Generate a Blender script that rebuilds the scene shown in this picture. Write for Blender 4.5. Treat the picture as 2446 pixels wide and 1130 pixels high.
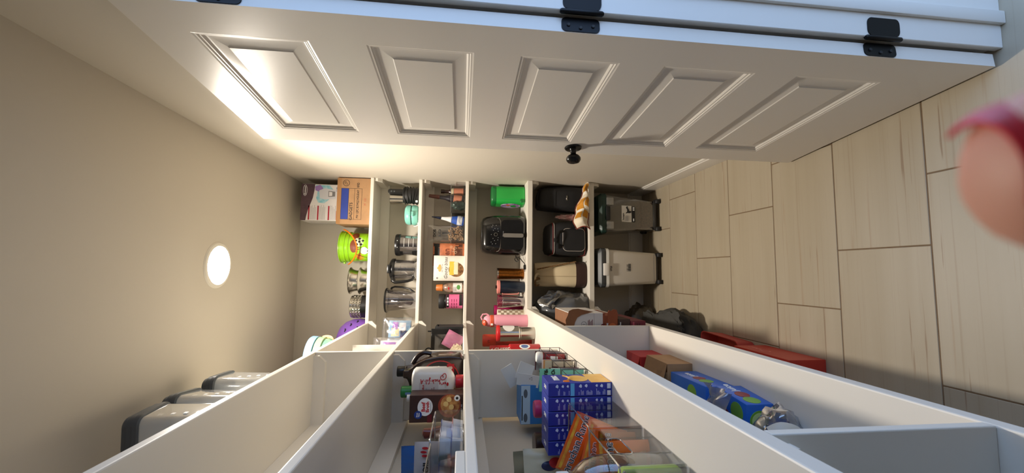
import bpy, bmesh, math, random
from mathutils import Vector, Matrix, noise as mnoise
random.seed(7)
for _o in list(bpy.data.objects): bpy.data.objects.remove(_o, do_unlink=True)
SC = bpy.context.scene
COL = SC.collection
PI = math.pi

# ------------------------------------------------------------------ camera
CAM_H = 1.3639
cam_d = bpy.data.cameras.new('camera'); CAM = bpy.data.objects.new('camera', cam_d); COL.objects.link(CAM)
def _cam():
    p, yw, r = .1176, .0870, .0210
    f = Vector((math.sin(yw)*math.cos(p), math.cos(yw)*math.cos(p), -math.sin(p)))
    rt = f.cross(Vector((0,0,1))).normalized(); up = rt.cross(f)
    c, s = math.cos(r), math.sin(r)
    rt, up = c*rt + s*up, -s*rt + c*up
    m = Matrix((-up, rt, -f)).transposed().to_4x4()      # phone held sideways: image right is world down
    m.translation = Vector((0, 0, CAM_H))
    CAM.matrix_world = m
_cam()
cam_d.sensor_fit = 'HORIZONTAL'; cam_d.sensor_width = 36.0
cam_d.lens = 991.64*36/2446
cam_d.clip_start = .003; cam_d.clip_end = 60
cam_d.dof.use_dof = True; cam_d.dof.focus_distance = 1.9
cam_d.dof.aperture_fstop = cam_d.lens/1.6
SC.camera = CAM

# ------------------------------------------------------------------ world (cool daylight of the room beyond the doorway)
W = bpy.data.worlds.new('daylight'); SC.world = W; W.use_nodes = True
bg = W.node_tree.nodes['Background']
bg.inputs['Color'].default_value = (.38, .59, 1.0, 1); bg.inputs['Strength'].default_value = 1.7
LAMP_STRENGTH = 82.0
LAMP_WATTS = 11.5
SC.view_settings.view_transform = 'Standard'
try: SC.view_settings.look = 'None'
except Exception: pass
SC.view_settings.exposure = .80; SC.view_settings.gamma = 1.0
SC.view_settings.use_curve_mapping = False

# ------------------------------------------------------------------ materials
def lin(c):
    c = c/255.0
    return c/12.92 if c <= .04045 else ((c+.055)/1.055)**2.4
def rgb(c): return (lin(c[0]), lin(c[1]), lin(c[2]), 1)
MATS = {}
def M(name, c, rough=.5, metal=0., var=.0, vscale=20., bump=0., bscale=200., spec=.5, c2=None, emit=0., stretch=None, coat=0.):
    """procedural principled material; var blends to c2 (or a darker tone) with noise"""
    if name in MATS: return MATS[name]
    m = bpy.data.materials.new(name); m.use_nodes = True; nt = m.node_tree
    b = nt.nodes['Principled BSDF']; b.inputs['Roughness'].default_value = rough; b.inputs['Metallic'].default_value = metal
    b.inputs['Specular IOR Level'].default_value = spec
    if coat: b.inputs['Coat Weight'].default_value = coat; b.inputs['Coat Roughness'].default_value = .08
    col = rgb(c); b.inputs['Base Color'].default_value = col
    tc = None
    def coord():
        nonlocal tc
        if tc is None:
            t = nt.nodes.new('ShaderNodeTexCoord'); mp = nt.nodes.new('ShaderNodeMapping')
            nt.links.new(t.outputs['Object'], mp.inputs['Vector'])
            if stretch: mp.inputs['Scale'].default_value = stretch
            tc = mp.outputs['Vector']
        return tc
    if var > 0:
        n = nt.nodes.new('ShaderNodeTexNoise'); n.inputs['Scale'].default_value = vscale; n.inputs['Detail'].default_value = 5
        nt.links.new(coord(), n.inputs['Vector'])
        mx = nt.nodes.new('ShaderNodeMix'); mx.data_type = 'RGBA'
        r = nt.nodes.new('ShaderNodeMapRange'); r.inputs[1].default_value = .35; r.inputs[2].default_value = .68; r.inputs[3].default_value = 0; r.inputs[4].default_value = var
        nt.links.new(n.outputs['Fac'], r.inputs[0]); nt.links.new(r.outputs[0], mx.inputs[0])
        mx.inputs[6].default_value = col
        mx.inputs[7].default_value = rgb(c2) if c2 else (col[0]*.6, col[1]*.6, col[2]*.6, 1)
        nt.links.new(mx.outputs[2], b.inputs['Base Color'])
    if bump > 0:
        n = nt.nodes.new('ShaderNodeTexNoise'); n.inputs['Scale'].default_value = bscale; n.inputs['Detail'].default_value = 3
        nt.links.new(coord(), n.inputs['Vector'])
        bp = nt.nodes.new('ShaderNodeBump'); bp.inputs['Strength'].default_value = bump; bp.inputs['Distance'].default_value = .002
        nt.links.new(n.outputs['Fac'], bp.inputs['Height']); nt.links.new(bp.outputs['Normal'], b.inputs['Normal'])
    if emit: b.inputs['Emission Color'].default_value = col; b.inputs['Emission Strength'].default_value = emit
    MATS[name] = m
    return m
def clear(name, tint=(235,236,238), gloss=.18, rough=.06, body=0., bodycol=(220,222,226)):
    """thin clear or milky plastic: transparent + a little gloss (+ diffuse body)"""
    if name in MATS: return MATS[name]
    m = bpy.data.materials.new(name); m.use_nodes = True; nt = m.node_tree; nt.nodes.clear()
    out = nt.nodes.new('ShaderNodeOutputMaterial')
    tr = nt.nodes.new('ShaderNodeBsdfTransparent'); tr.inputs[0].default_value = rgb(tint)
    gl = nt.nodes.new('ShaderNodeBsdfGlossy'); gl.inputs['Roughness'].default_value = rough; gl.inputs[0].default_value = (1,1,1,1)
    fr = nt.nodes.new('ShaderNodeLayerWeight'); fr.inputs[0].default_value = .35
    mp = nt.nodes.new('ShaderNodeMapRange'); mp.inputs[3].default_value = gloss*.3; mp.inputs[4].default_value = min(.9, gloss*3)
    nt.links.new(fr.outputs['Facing'], mp.inputs[0])
    base = tr
    if body > 0:
        df = nt.nodes.new('ShaderNodeBsdfDiffuse'); df.inputs[0].default_value = rgb(bodycol)
        tl = nt.nodes.new('ShaderNodeBsdfTranslucent'); tl.inputs[0].default_value = rgb(bodycol)
        a = nt.nodes.new('ShaderNodeMixShader'); a.inputs[0].default_value = .5
        nt.links.new(df.outputs[0], a.inputs[1]); nt.links.new(tl.outputs[0], a.inputs[2])
        s2 = nt.nodes.new('ShaderNodeMixShader')
        s2.inputs[0].default_value = body; nt.links.new(tr.outputs[0], s2.inputs[1]); nt.links.new(a.outputs[0], s2.inputs[2]); base = s2
    s = nt.nodes.new('ShaderNodeMixShader'); nt.links.new(mp.outputs[0], s.inputs[0])
    nt.links.new(base.outputs[0], s.inputs[1]); nt.links.new(gl.outputs[0], s.inputs[2]); nt.links.new(s.outputs[0], out.inputs[0])
    MATS[name] = m
    return m

WALL = M('wall_paint', (203,195,180), .75, bump=.06, bscale=350)
CEIL = M('ceiling_paint', (200,192,178), .85, bump=.05, bscale=300)
TRIM = M('white_trim_paint', (226,221,212), .32, bump=.03, bscale=60)
SHELF = M('white_shelf_paint', (228,222,210), .42, bump=.05, bscale=80)
DOORP = M('white_door_paint', (226,220,210), .28, bump=.035, bscale=90)
BLACKM = M('matte_black_metal', (16,16,17), .38, .6)
BLK = M('black_plastic', (18,18,19), .3)
BLKM = M('matte_black_plastic', (26,26,27), .6)
GREYP = M('dark_grey_plastic', (72,76,80), .4)
WHT = M('white_plastic', (232,231,226), .35)
RED = M('red_plastic', (188,30,34), .35)
STEEL = M('brushed_steel', (190,186,178), .22, 1., bump=.02, bscale=300)
INKB = M('black_print', (20,20,22), .6)
INKW = M('white_print', (238,238,236), .6)
INKR = M('red_print', (190,25,35), .55)
CARD = M('brown_cardboard', (176,136,96), .8, var=.25, vscale=30, bump=.1, bscale=120)
CARDIN = M('raw_cardboard', (150,116,82), .85, var=.3, vscale=40)
CLEAR = clear('clear_acrylic', (246,247,248), .055, .04)
CLEARBAG = clear('clear_film', (244,244,246), .12, .12)

# ------------------------------------------------------------------ mesh building
def I(): return Matrix.Identity(4)
def T(x, y, z): return Matrix.Translation((x, y, z))
def RX(a): return Matrix.Rotation(a, 4, 'X')
def RY(a): return Matrix.Rotation(a, 4, 'Y')
def RZ(a): return Matrix.Rotation(a, 4, 'Z')
STUFF = {'fill_marks', 'fine_print', 'lid_icons', 'measure_lines', 'blade_column', 'blade', 'sketch_print', 'print_frame', 'round_emblem', 'panel_icons', 'kibble', 'weave_trim', 'spots_print', 'stitching', 'wires', 'nuts', 'food_pieces', 'film_folds', 'icon_print', 'white_lettering', 'script_logo', 'logo_comb'}
class MB:
    def __init__(s): s.bm = bmesh.new(); s.uvs = None
    def _merge(s, b, m=None):
        if m is not None: b.transform(m)
        me = bpy.data.meshes.new('t'); b.to_mesh(me); b.free(); s.bm.from_mesh(me); bpy.data.meshes.remove(me); return s
    def box(s, x0, x1, y0, y1, z0, z1, bev=0., seg=2, m=None):
        b = bmesh.new(); bmesh.ops.create_cube(b, size=1)
        for v in b.verts:
            v.co = Vector(((x0+x1)/2 + v.co.x*(x1-x0), (y0+y1)/2 + v.co.y*(y1-y0), (z0+z1)/2 + v.co.z*(z1-z0)))
        if bev > 0: bmesh.ops.bevel(b, geom=b.edges[:], offset=bev, segments=seg, profile=.5, affect='EDGES', clamp_overlap=True)
        return s._merge(b, m)
    def lathe(s, prof, n=28, m=None, a0=0., a1=2*PI):
        b = bmesh.new(); full = abs(a1-a0-2*PI) < 1e-6; rings = []
        for r, z in prof:
            if r < 1e-6: rings.append([b.verts.new((0,0,z))]); continue
            k = n if full else n+1
            rings.append([b.verts.new((r*math.cos(a0+(a1-a0)*i/n), r*math.sin(a0+(a1-a0)*i/n), z)) for i in range(k)])
        for A, B in zip(rings, rings[1:]):
            na, nb = len(A), len(B); cnt = n
            for i in range(cnt):
                j = (i+1) % n if full else i+1
                try:
                    if na == 1 and nb == 1: continue
                    if na == 1: b.faces.new((A[0], B[j], B[i]))
                    elif nb == 1: b.faces.new((A[i], A[j], B[0]))
                    else: b.faces.new((A[i], A[j], B[j], B[i]))
                except ValueError: pass
        return s._merge(b, m)
    def tube(s, pts, r=.002, n=8, closed=False, m=None, flat=None):
        pts = [Vector(p) for p in pts]; b = bmesh.new(); k = len(pts); rings = []; nrm = None
        for i, p in enumerate(pts):
            if closed: t = (pts[(i+1) % k]-pts[i-1])
            else: t = pts[min(i+1, k-1)]-pts[max(i-1, 0)]
            t.normalize()
            if nrm is None: nrm = t.orthogonal().normalized()
            else:
                nrm = nrm - t*nrm.dot(t)
                if nrm.length < 1e-6: nrm = t.orthogonal()
                nrm.normalize()
            bn = t.cross(nrm); rr = r[i] if isinstance(r, (list, tuple)) else r
            rings.append([b.verts.new(p + nrm*rr*math.cos(2*PI*j/n)*(flat or 1) + bn*rr*math.sin(2*PI*j/n)) for j in range(n)])
        rng = range(k) if closed else range(k-1)
        for i in rng:
            A, B = rings[i], rings[(i+1) % k]
            for j in range(n): b.faces.new((A[j], A[(j+1) % n], B[(j+1) % n], B[j]))
        if not closed: b.faces.new(rings[0][::-1]); b.faces.new(rings[-1])
        return s._merge(b, m)
    def prism(s, poly, d0, d1, m=None, bev=0., seg=2):
        """polygon in XZ extruded along Y from d0 to d1"""
        b = bmesh.new(); A = [b.verts.new((x, d0, z)) for x, z in poly]; B = [b.verts.new((x, d1, z)) for x, z in poly]
        b.faces.new(A); b.faces.new(B[::-1]); k = len(poly)
        for i in range(k): b.faces.new((A[i], B[i], B[(i+1) % k], A[(i+1) % k]))
        bmesh.ops.recalc_face_normals(b, faces=b.faces[:])
        if bev > 0: bmesh.ops.bevel(b, geom=b.edges[:], offset=bev, segments=seg, profile=.5, affect='EDGES', clamp_overlap=True)
        return s._merge(b, m)
    def loft(s, loops, cap=True, m=None, closed_loop=True):
        b = bmesh.new(); R_ = [[b.verts.new(p) for p in lp] for lp in loops]; n = len(loops[0])
        for A, B in zip(R_, R_[1:]):
            for j in range(n if closed_loop else n-1): b.faces.new((A[j], A[(j+1) % n], B[(j+1) % n], B[j]))
        if cap and closed_loop: b.faces.new(R_[0][::-1]); b.faces.new(R_[-1])
        bmesh.ops.recalc_face_normals(b, faces=b.faces[:])
        return s._merge(b, m)
    def quad(s, pts, m=None):
        b = bmesh.new(); b.faces.new([b.verts.new(p) for p in pts]); return s._merge(b, m)
    def grid(s, fn, nu, nv, m=None, thick=0.):
        b = bmesh.new(); V = [[b.verts.new(fn(i/nu, j/nv)) for j in range(nv+1)] for i in range(nu+1)]
        for i in range(nu):
            for j in range(nv): b.faces.new((V[i][j], V[i+1][j], V[i+1][j+1], V[i][j+1]))
        if thick:
            bmesh.ops.recalc_face_normals(b, faces=b.faces[:])
            bmesh.ops.solidify(b, geom=b.faces[:], thickness=thick)
        return s._merge(b, m)
    def blob(s, fn, sub=4, m=None):
        b = bmesh.new(); bmesh.ops.create_icosphere(b, subdivisions=sub, radius=1)
        for v in b.verts: v.co = Vector(fn(v.co.copy()))
        return s._merge(b, m)
    def obj(s, name, mat, parent=None, smooth=38, loc=None, rot=None, label=None):
        me = bpy.data.meshes.new(name)
        bmesh.ops.remove_doubles(s.bm, verts=s.bm.verts[:], dist=1e-6)
        s.bm.to_mesh(me); s.bm.free()
        if smooth:
            me.polygons.foreach_set('use_smooth', [True]*len(me.polygons))
            try: me.set_sharp_from_angle(angle=math.radians(smooth))
            except Exception: pass
        me.materials.append(mat); me.update()
        o = bpy.data.objects.new(name, me); COL.objects.link(o)
        if parent is not None: o.parent = parent
        if loc is not None: o.location = loc
        if rot is not None: o.rotation_euler = rot
        if label: o['label'] = label
        if name in STUFF: o['kind'] = 'stuff'
        return o
def rr(w, h, r, n=5, cx=0., cz=0.):
    """rounded rectangle outline"""
    r = min(r, w/2*.999, h/2*.999); P = []
    for sx, sz, a in ((1,1,0), (-1,1,PI/2), (-1,-1,PI), (1,-1,1.5*PI)):
        for i in range(n+1):
            t = a + PI/2*i/n; P.append((cx + sx*(w/2-r) + r*math.cos(t), cz + sz*(h/2-r) + r*math.sin(t)))
    return P
def circ(r, n=24, cx=0., cz=0., sx=1., sz=1.): return [(cx + r*sx*math.cos(2*PI*i/n), cz + r*sz*math.sin(2*PI*i/n)) for i in range(n)]
def empty(name, loc=(0,0,0), rz=0., label=None, cat=None, group=None, rot=None):
    o = bpy.data.objects.new(name, None); COL.objects.link(o); o.location = loc; o.rotation_euler = rot or (0,0,rz)
    o.empty_display_size = .02
    if label: o['label'] = label
    if cat: o['category'] = cat
    if group: o['group'] = group
    return o
def tag(o, label=None, cat=None, group=None, kind=None):
    if label: o['label'] = label
    if cat: o['category'] = cat
    if group: o['group'] = group
    if kind: o['kind'] = kind
    return o
def struct(o): o['kind'] = 'structure'; return o
def text(s, size, mat, parent, loc, rot=(PI/2,0,0), ax='CENTER', ex=.0003, bold=0., name='lettering', sx=1., shear=0.):
    cu = bpy.data.curves.new('t', 'FONT'); cu.body = s; cu.size = size; cu.align_x = ax; cu.align_y = 'CENTER'
    cu.extrude = ex; cu.offset = bold*size; cu.resolution_u = 2; cu.shear = shear
    to = bpy.data.objects.new('t', cu)
    me = bpy.data.meshes.new_from_object(to); bpy.data.objects.remove(to); bpy.data.curves.remove(cu)
    me.name = name; me.materials.clear(); me.materials.append(mat)
    if sx != 1:
        for v in me.vertices: v.co.x *= sx
    o = bpy.data.objects.new(name, me); COL.objects.link(o); o.parent = parent; o.location = loc; o.rotation_euler = rot
    return o
FY = (PI/2, 0, 0)              # text facing -Y
FX = (PI/2, 0, PI/2)           # text facing +X
# ================================================================== the setting
XL, XR, YB, YN, H = -.632, .6126, 3.040, -.95, 2.494
DY0, DY1, DZ = .13, .880, 2.110                # door opening in the right wall
WT = .118
struct(MB().box(XL-.1, XL, YN-.1, YB+.1, 0, H, 0).obj('wall_left', WALL))
struct(MB().box(XL, XR+WT, YB, YB+.1, 0, H).obj('wall_back', WALL))
w = MB(); w.box(XR, XR+WT, DY1, YB, 0, H); w.box(XR, XR+WT, YN, DY0, 0, H); w.box(XR, XR+WT, DY0, DY1, DZ, H)
struct(w.obj('wall_right', WALL))
struct(MB().box(XL, XR+WT, YN-.1, YN, 0, H).obj('wall_front', WALL))
struct(MB().box(XL-.1, XR+WT, YN-.1, YB+.1, H, H+.08).obj('ceiling', CEIL))

# floor: grout bed with separate porcelain tiles
GROUT = M('grout', (120,98,74), .9, var=.3, vscale=60)
def tile_material():
    m = bpy.data.materials.new('veined_porcelain'); m.use_nodes = True; nt = m.node_tree; b = nt.nodes['Principled BSDF']
    b.inputs['Roughness'].default_value = .45
    tc = nt.nodes.new('ShaderNodeTexCoord'); oi = nt.nodes.new('ShaderNodeObjectInfo')
    vm = nt.nodes.new('ShaderNodeVectorMath'); vm.operation = 'ADD'
    cb = nt.nodes.new('ShaderNodeCombineXYZ')
    mu = nt.nodes.new('ShaderNodeMath'); mu.operation = 'MULTIPLY'; mu.inputs[1].default_value = 37.
    nt.links.new(oi.outputs['Random'], mu.inputs[0]); nt.links.new(mu.outputs[0], cb.inputs[0]); nt.links.new(mu.outputs[0], cb.inputs[1])
    nt.links.new(tc.outputs['Object'], vm.inputs[0]); nt.links.new(cb.outputs[0], vm.inputs[1])
    def streak(sx, sy, lo, hi, det, dist):
        mp = nt.nodes.new('ShaderNodeMapping'); mp.inputs['Scale'].default_value = (sx, sy, 1); nt.links.new(vm.outputs[0], mp.inputs['Vector'])
        n = nt.nodes.new('ShaderNodeTexNoise'); n.inputs['Scale'].default_value = 1; n.inputs['Detail'].default_value = det; n.inputs['Distortion'].default_value = dist
        nt.links.new(mp.outputs[0], n.inputs['Vector'])
        r = nt.nodes.new('ShaderNodeMapRange'); r.inputs[1].default_value = lo; r.inputs[2].default_value = hi; nt.links.new(n.outputs['Fac'], r.inputs[0]); return r.outputs[0]
    def mix(a, bcol, f, amt):
        x = nt.nodes.new('ShaderNodeMix'); x.data_type = 'RGBA'; k = nt.nodes.new('ShaderNodeMath'); k.operation = 'MULTIPLY'; k.inputs[1].default_value = amt
        nt.links.new(f, k.inputs[0]); nt.links.new(k.outputs[0], x.inputs[0])
        if isinstance(a, tuple): x.inputs[6].default_value = a
        else: nt.links.new(a, x.inputs[6])
        x.inputs[7].default_value = bcol; return x.outputs[2]
    c = mix(rgb((172,160,139)), rgb((164,151,128)), streak(.9, 14, .35, .65, 3, .3), .7)
    c = mix(c, rgb((150,122,92)), streak(1.3, 40, .62, .74, 4, .4), .6)
    c = mix(c, rgb((124,96,70)), streak(2.0, 75, .675, .72, 3, .3), .65)
    c = mix(c, rgb((126,100,74)), streak(1.1, 120, .58, .74, 4, .25), .26)
    nt.links.new(c, b.inputs['Base Color'])
    return m
TILE = tile_material()
fl = MB().box(XL-.1, 2.6, YN-.1, YB+.1, -.05, -.0018).obj('floor', GROUT); struct(fl)
LX, SY, GR = .613, .3075, .0040
tile_cache = {}
for rrow in range(-7, 7):
    y0 = 1.0601 + rrow*SY; y1 = min(y0 + SY, YB) if y0+SY > YB else y0+SY
    if y0 >= YB-.02: continue
    base = {0:.093, 1:-.1205, 2:.305}[rrow % 3]
    for k in range(-2, 5):
        x0 = base + k*LX; x1 = x0 + LX
        ax0, ax1 = max(x0, XL), min(x1, 2.5)
        if ax1-ax0 < .03: continue
        if (y1 < -.4 or x0 > 1.6) and not (y1 > 0 and x0 < 2): continue
        key = (round(ax1-ax0, 3), round(y1-y0, 3))
        w_, d_ = ax1-ax0-GR, y1-y0-GR
        if key not in tile_cache:
            o = MB().box(-w_/2, w_/2, -d_/2, d_/2, -.008, 0, .0012, 1).obj('tile', TILE, fl, smooth=0)
            tile_cache[key] = o
        else:
            o = tile_cache[key].copy(); COL.objects.link(o)
        o.parent = fl; o.location = ((ax0+ax1)/2, (y0+y1)/2, 0)

# baseboards
def baseboard(name, pts, nrm):
    (ax, ay), (bx_, by) = pts; L = math.hypot(bx_-ax, by-ay)
    prof = [(0,0), (.014,0), (.014,.088), (.0125,.094), (.009,.097), (.009,.101), (.006,.107), (0,.11)]
    b = MB(); t = Vector((bx_-ax, by-ay, 0)).normalized(); n = Vector((nrm[0], nrm[1], 0))
    b.loft([[Vector((px, py, 0)) + n*u + Vector((0,0,v)) for u, v in prof] for px, py in ((ax, ay), (bx_, by))])
    return struct(b.obj(name, TRIM, smooth=25))
baseboard('baseboard_right', ((XR, .96), (XR, YB-.014)), (-1, 0))
baseboard('baseboard_back', ((XL+.014, YB), (XR, YB)), (0, -1))
baseboard('baseboard_left', ((XL, YN), (XL, YB)), (1, 0))

# door frame: jambs, stop and casing
J = MB()
J.box(XR-.026, XR+WT+.016, .862, DY1, 0, DZ-.018, .0015, 1)
J.box(XR-.016, XR+WT+.016, DY0, DY0+.018, 0, DZ-.018, .0015, 1)
J.box(XR-.016, XR+WT+.016, DY0, DY1, DZ-.018, DZ, .0015, 1)
fr = J.obj('trim_1', TRIM, smooth=30); struct(fr)
st = MB(); st.box(XR+.034, XR+.068, .851, .8625, 0, DZ-.018, .003, 2); st.box(XR+.034, XR+.068, DY0+.0175, DY0+.029, 0, DZ-.018, .003, 2); st.box(XR+.034, XR+.068, DY0+.018, .862, DZ-.029, DZ-.0175, .003, 2)
st.obj('door_stop', TRIM, fr)
cs = MB()
for y0, y1, sgn in ((.868, .868+.057, 1), (DY0-.045, DY0+.012, -1)):
    ya, yb_ = (y0, y1) if sgn > 0 else (y1, y0)
    prof = [(0,0), (.010,0), (.014,.006*1), (.012,.012), (.016,.02), (.018,.05), (.016,.057), (0,.057)]
    cs.loft([[Vector((XR - u, ya + sgn*v, z)) for u, v in prof] for z in (0, DZ+.05)])
cs.box(XR-.018, XR, DY0-.045, .925, DZ-.008, DZ+.05, .003, 2)
cs.obj('casing', TRIM, fr, smooth=25)

# ------------------------------------------------------------------ built-in shelves
XU, XC, YF, YG = -.3322, -.2319, 2.7781, 2.6916
ZS = [1.9734, 1.6598, 1.3518, .9435, .5233]
YD, YP2 = 1.8096, .581
ORD = ['topmost L-shaped white wall shelf just below the ceiling', 'second L-shaped white wall shelf from the ceiling', 'third L-shaped white wall shelf at eye level',
       'deep L-shaped white shelf at counter height', 'lowest deep L-shaped white shelf above the floor']
def cleat_x(b, x0, x1, y0, y1, zt, hgt, frontsign):   # runs along X, chamfered at the +X end
    b.loft([[Vector((x, y, z)) for x, z in ((x0, zt), (x1, zt), (x1, zt-hgt*.45), (x1-hgt*.55, zt-hgt), (x0, zt-hgt))] for y in (y0, y1)])
def cleat_y(b, x0, x1, y0, y1, zt, hgt):              # runs along Y, chamfered at the near (-Y) end
    b.loft([[Vector((x, y, z)) for y, z in ((y1, zt), (y0, zt), (y0, zt-hgt*.45), (y0+hgt*.55, zt-hgt), (y1, zt-hgt))] for x in (x0, x1)])
for i, z in enumerate(ZS):
    up = i < 3; th = .022 if up else .035; xf = XU if up else XC; yf = YF if up else YG
    t = empty('wall_shelf', (0, 0, z), label=ORD[i], cat='shelf', group='built-in white shelves')
    MB().box(XL, XR, yf, YB, -th, 0, .0035, 2).obj('back_board', SHELF, t, smooth=20)
    MB().box(XL, xf, YN, yf, -th, 0, .0035, 2).obj('side_board', SHELF, t, smooth=20)
    def cl(fn):
        b = MB(); fn(b); b.obj('cleat', SHELF, t, smooth=20)
    cl(lambda b: cleat_y(b, XR-.020, XR, yf+.012, YB-.019, -th, .046))
    cl(lambda b: b.box(XL, XR, YB-.019, YB, -th-.062, -th, .001, 1))
    cl(lambda b: b.box(XL, XL+.019, YN, YB-.019, -th-.062, -th, .001, 1))
    if i < 4: cl(lambda b: cleat_x(b, XL+.019, xf-.012, YD-.020, YD, -th, .046, 1))
    if i == 3: cl(lambda b: cleat_x(b, XL+.019, xf-.014, YP2-.020, YP2, -th, .062, 1))
    cl(lambda b: cleat_x(b, XL+.019, xf+.012, yf+.001, yf+.02, -th, .048, 1))
# upright panels
def panel(label, x1, y0, z0, z1):
    o = MB().box(XL+.02, x1, y0, y0+.019, z0, z1, .0025, 2).obj('divider_panel', SHELF); tag(o, label, 'divider', 'white upright shelf dividers')
def panel_cut(label, xs, y0, segs):
    t = empty('divider_panel', (0, y0, segs[0][0]), label=label, cat='divider', group='white upright shelf dividers')
    for a, b_ in segs: MB().box(XL+.0195, xs-.0005, 0, .019, a-segs[0][0], b_-segs[0][0], .0025, 2).obj('panel', SHELF, t, smooth=20)
panel_cut('tall white upright divider between the side shelves, above the counter-height shelf', XU, YD, [(ZS[3], ZS[2]-.022), (ZS[2], ZS[1]-.022), (ZS[1], ZS[0]-.022)])
panel_cut('short white upright divider under the counter-height shelf, beside the torn cartons', XC, YD, [(ZS[4], ZS[3]-.035)])
panel_cut('short white upright divider nearest the camera, beside the bagged drink packs', XC, YP2, [(ZS[4], ZS[3]-.035)])

# ------------------------------------------------------------------ ceiling light
lt = empty('recessed_light', (.0185, 2.0818, H), label='lit round recessed light in the ceiling', cat='light')
MB().lathe([(.083,-.004), (.090,-.009), (.102,-.007), (.107,-.001), (.107,0), (.083,0)], 48).obj('trim_ring', M('light_trim', (225,220,208), .5), lt)
em = bpy.data.materials.new('lit_lens'); em.use_nodes = True; nt = em.node_tree; nt.nodes.clear()
e = nt.nodes.new('ShaderNodeEmission'); e.inputs[0].default_value = (1, .91, .79, 1); e.inputs[1].default_value = LAMP_STRENGTH
oo = nt.nodes.new('ShaderNodeOutputMaterial'); nt.links.new(e.outputs[0], oo.inputs[0])
MB().lathe([(0,-.016), (.035,-.0152), (.06,-.0128), (.076,-.009), (.083,-.005)], 48).obj('lens', em, lt)

ld = bpy.data.lights.new('downlight', 'AREA'); ld.shape = 'DISK'; ld.size = .15; ld.energy = LAMP_WATTS; ld.color = (1, .91, .79); ld.spread = math.radians(152)
lo_ = bpy.data.objects.new('downlight', ld); COL.objects.link(lo_); lo_.parent = lt; lo_.location = (0, 0, -.019)
# ------------------------------------------------------------------ door
D0 = Vector((.5417, .8728, 0)); D1 = Vector((.4723, 1.5628, 0)); DW = (D1-D0).length
dang = math.atan2(D1.y-D0.y, D1.x-D0.x)
door = empty('door', (D0.x, D0.y, .012), dang); struct(door); door.name = 'door_1'
DH, DTH = 2.0754, .035
# local: x along the leaf from the hinge, -y... the pantry face is at y=0, leaf thickness towards -y
pu0, pu1 = .100, .596
pz = [.220, .593, .965, .334+1.0, 1.718]; ph = .254
def leaf():
    b = bmesh.new(); xs = [0, pu0, pu1, DW]; zs = [0]
    for z in pz: zs += [z, z+ph]
    zs.append(DH)
    def flat(x0, x1, z0, z1, y=0.): b.faces.new([b.verts.new(p) for p in ((x0,y,z0),(x0,y,z1),(x1,y,z1),(x1,y,z0))])
    for a in range(3):
        for c in range(len(zs)-1):
            if a == 1 and c % 2 == 1:
                # moulded recess: ogee steps down, flat, bevel up to the raised field
                steps = [(0,0), (.004,-.0015), (.0075,-.0017), (.010,-.0045), (.0135,-.0048), (.018,-.0095), (.021,-.0098), (.024,-.0098), (.052,-.0045), (.0545,-.0025)]
                x0, x1, z0, z1 = xs[1], xs[2], zs[c], zs[c+1]; prev = None
                for o_, y in steps:
                    cur = [b.verts.new(p) for p in ((x0+o_,y,z0+o_),(x0+o_,y,z1-o_),(x1-o_,y,z1-o_),(x1-o_,y,z0+o_))]
                    if prev:
                        for k in range(4): b.faces.new((prev[k], prev[(k+1)%4], cur[(k+1)%4], cur[k]))
                    prev = cur
                b.faces.new(prev)
            else: flat(xs[a], xs[a+1], zs[c], zs[c+1])
    bmesh.ops.remove_doubles(b, verts=b.verts[:], dist=1e-5)
    bmesh.ops.recalc_face_normals(b, faces=b.faces[:])
    # make sure the face normals point to +y (local), i.e. into the room
    if sum(f.normal.y*f.calc_area() for f in b.faces) < 0: bmesh.ops.reverse_faces(b, faces=b.faces[:])
    mb = MB(); mb._merge(b)
    d = DTH
    mb.quad([(0,0,0),(0,-d,0),(0,-d,DH),(0,0,DH)]); mb.quad([(DW,0,0),(DW,0,DH),(DW,-d,DH),(DW,-d,0)])
    mb.quad([(0,-d,0),(DW,-d,0),(DW,-d,DH),(0,-d,DH)]); mb.quad([(0,0,DH),(0,-d,DH),(DW,-d,DH),(DW,0,DH)]); mb.quad([(0,0,0),(DW,0,0),(DW,-d,0),(0,-d,0)])
    return mb
leaf().obj('door_leaf', DOORP, door, smooth=12)
# ------------------------------------------------------------------ door hardware
hz = [.30-.012, 1.064-.012, 1.828-.012]
inv = door.matrix_world  # (identity until evaluated; parts are placed in the leaf's own frame)
cd_, sd_ = math.cos(-dang), math.sin(-dang)
def to_leaf(x, y):
    dx, dy = x-D0.x, y-D0.y
    return (dx*cd_ - dy*sd_, dx*sd_ + dy*cd_)
for z in hz:
    b = MB()
    hp = rr(.035, .089, .011, 4, 0, .0445)
    # leaf on the door edge (plane x=0) and leaf on the jamb
    b.loft([[Vector((x, -.019 + u, v)) for u, v in hp] for x in (-.0022, .0)])
    jx, jy = to_leaf(.6105, .862)
    m = T(jx, jy, 0) @ RZ(-dang)
    b.loft([[Vector((.002 + u*1.3, y, v)) for u, v in hp] for y in (-.0022, 0)], m=m)
    bx, by = to_leaf(.5845, .8630)
    b.lathe([(0,-.006), (.004,-.006), (.0062,-.002), (.0062,.091), (.004,.095), (0,.095)], 12, m=T(bx, by, 0))
    h = b.obj('hinge', BLACKM, door, loc=(0, 0, z), label='matte black butt hinge')
    sc = MB()
    for zz in (.016, .045, .073): sc.lathe([(0,-.0028), (.0035,-.0028), (.0042,-.0022), (.0042,0), (0,0)], 10, m=T(-.0022, -.017 + (.006 if zz == .045 else 0), zz) @ RY(PI/2))
    tag(sc.obj('screw', BLKM, h), kind='stuff')
kn = MB(); kn.lathe([(0,0), (.032,0), (.033,.003), (.030,.007), (.014,.009), (.0115,.014), (.0105,.026), (.013,.031), (.022,.035), (.0275,.043), (.0275,.051), (.022,.059), (.010,.063), (0,.064)], 32, m=RX(-PI/2))
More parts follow.
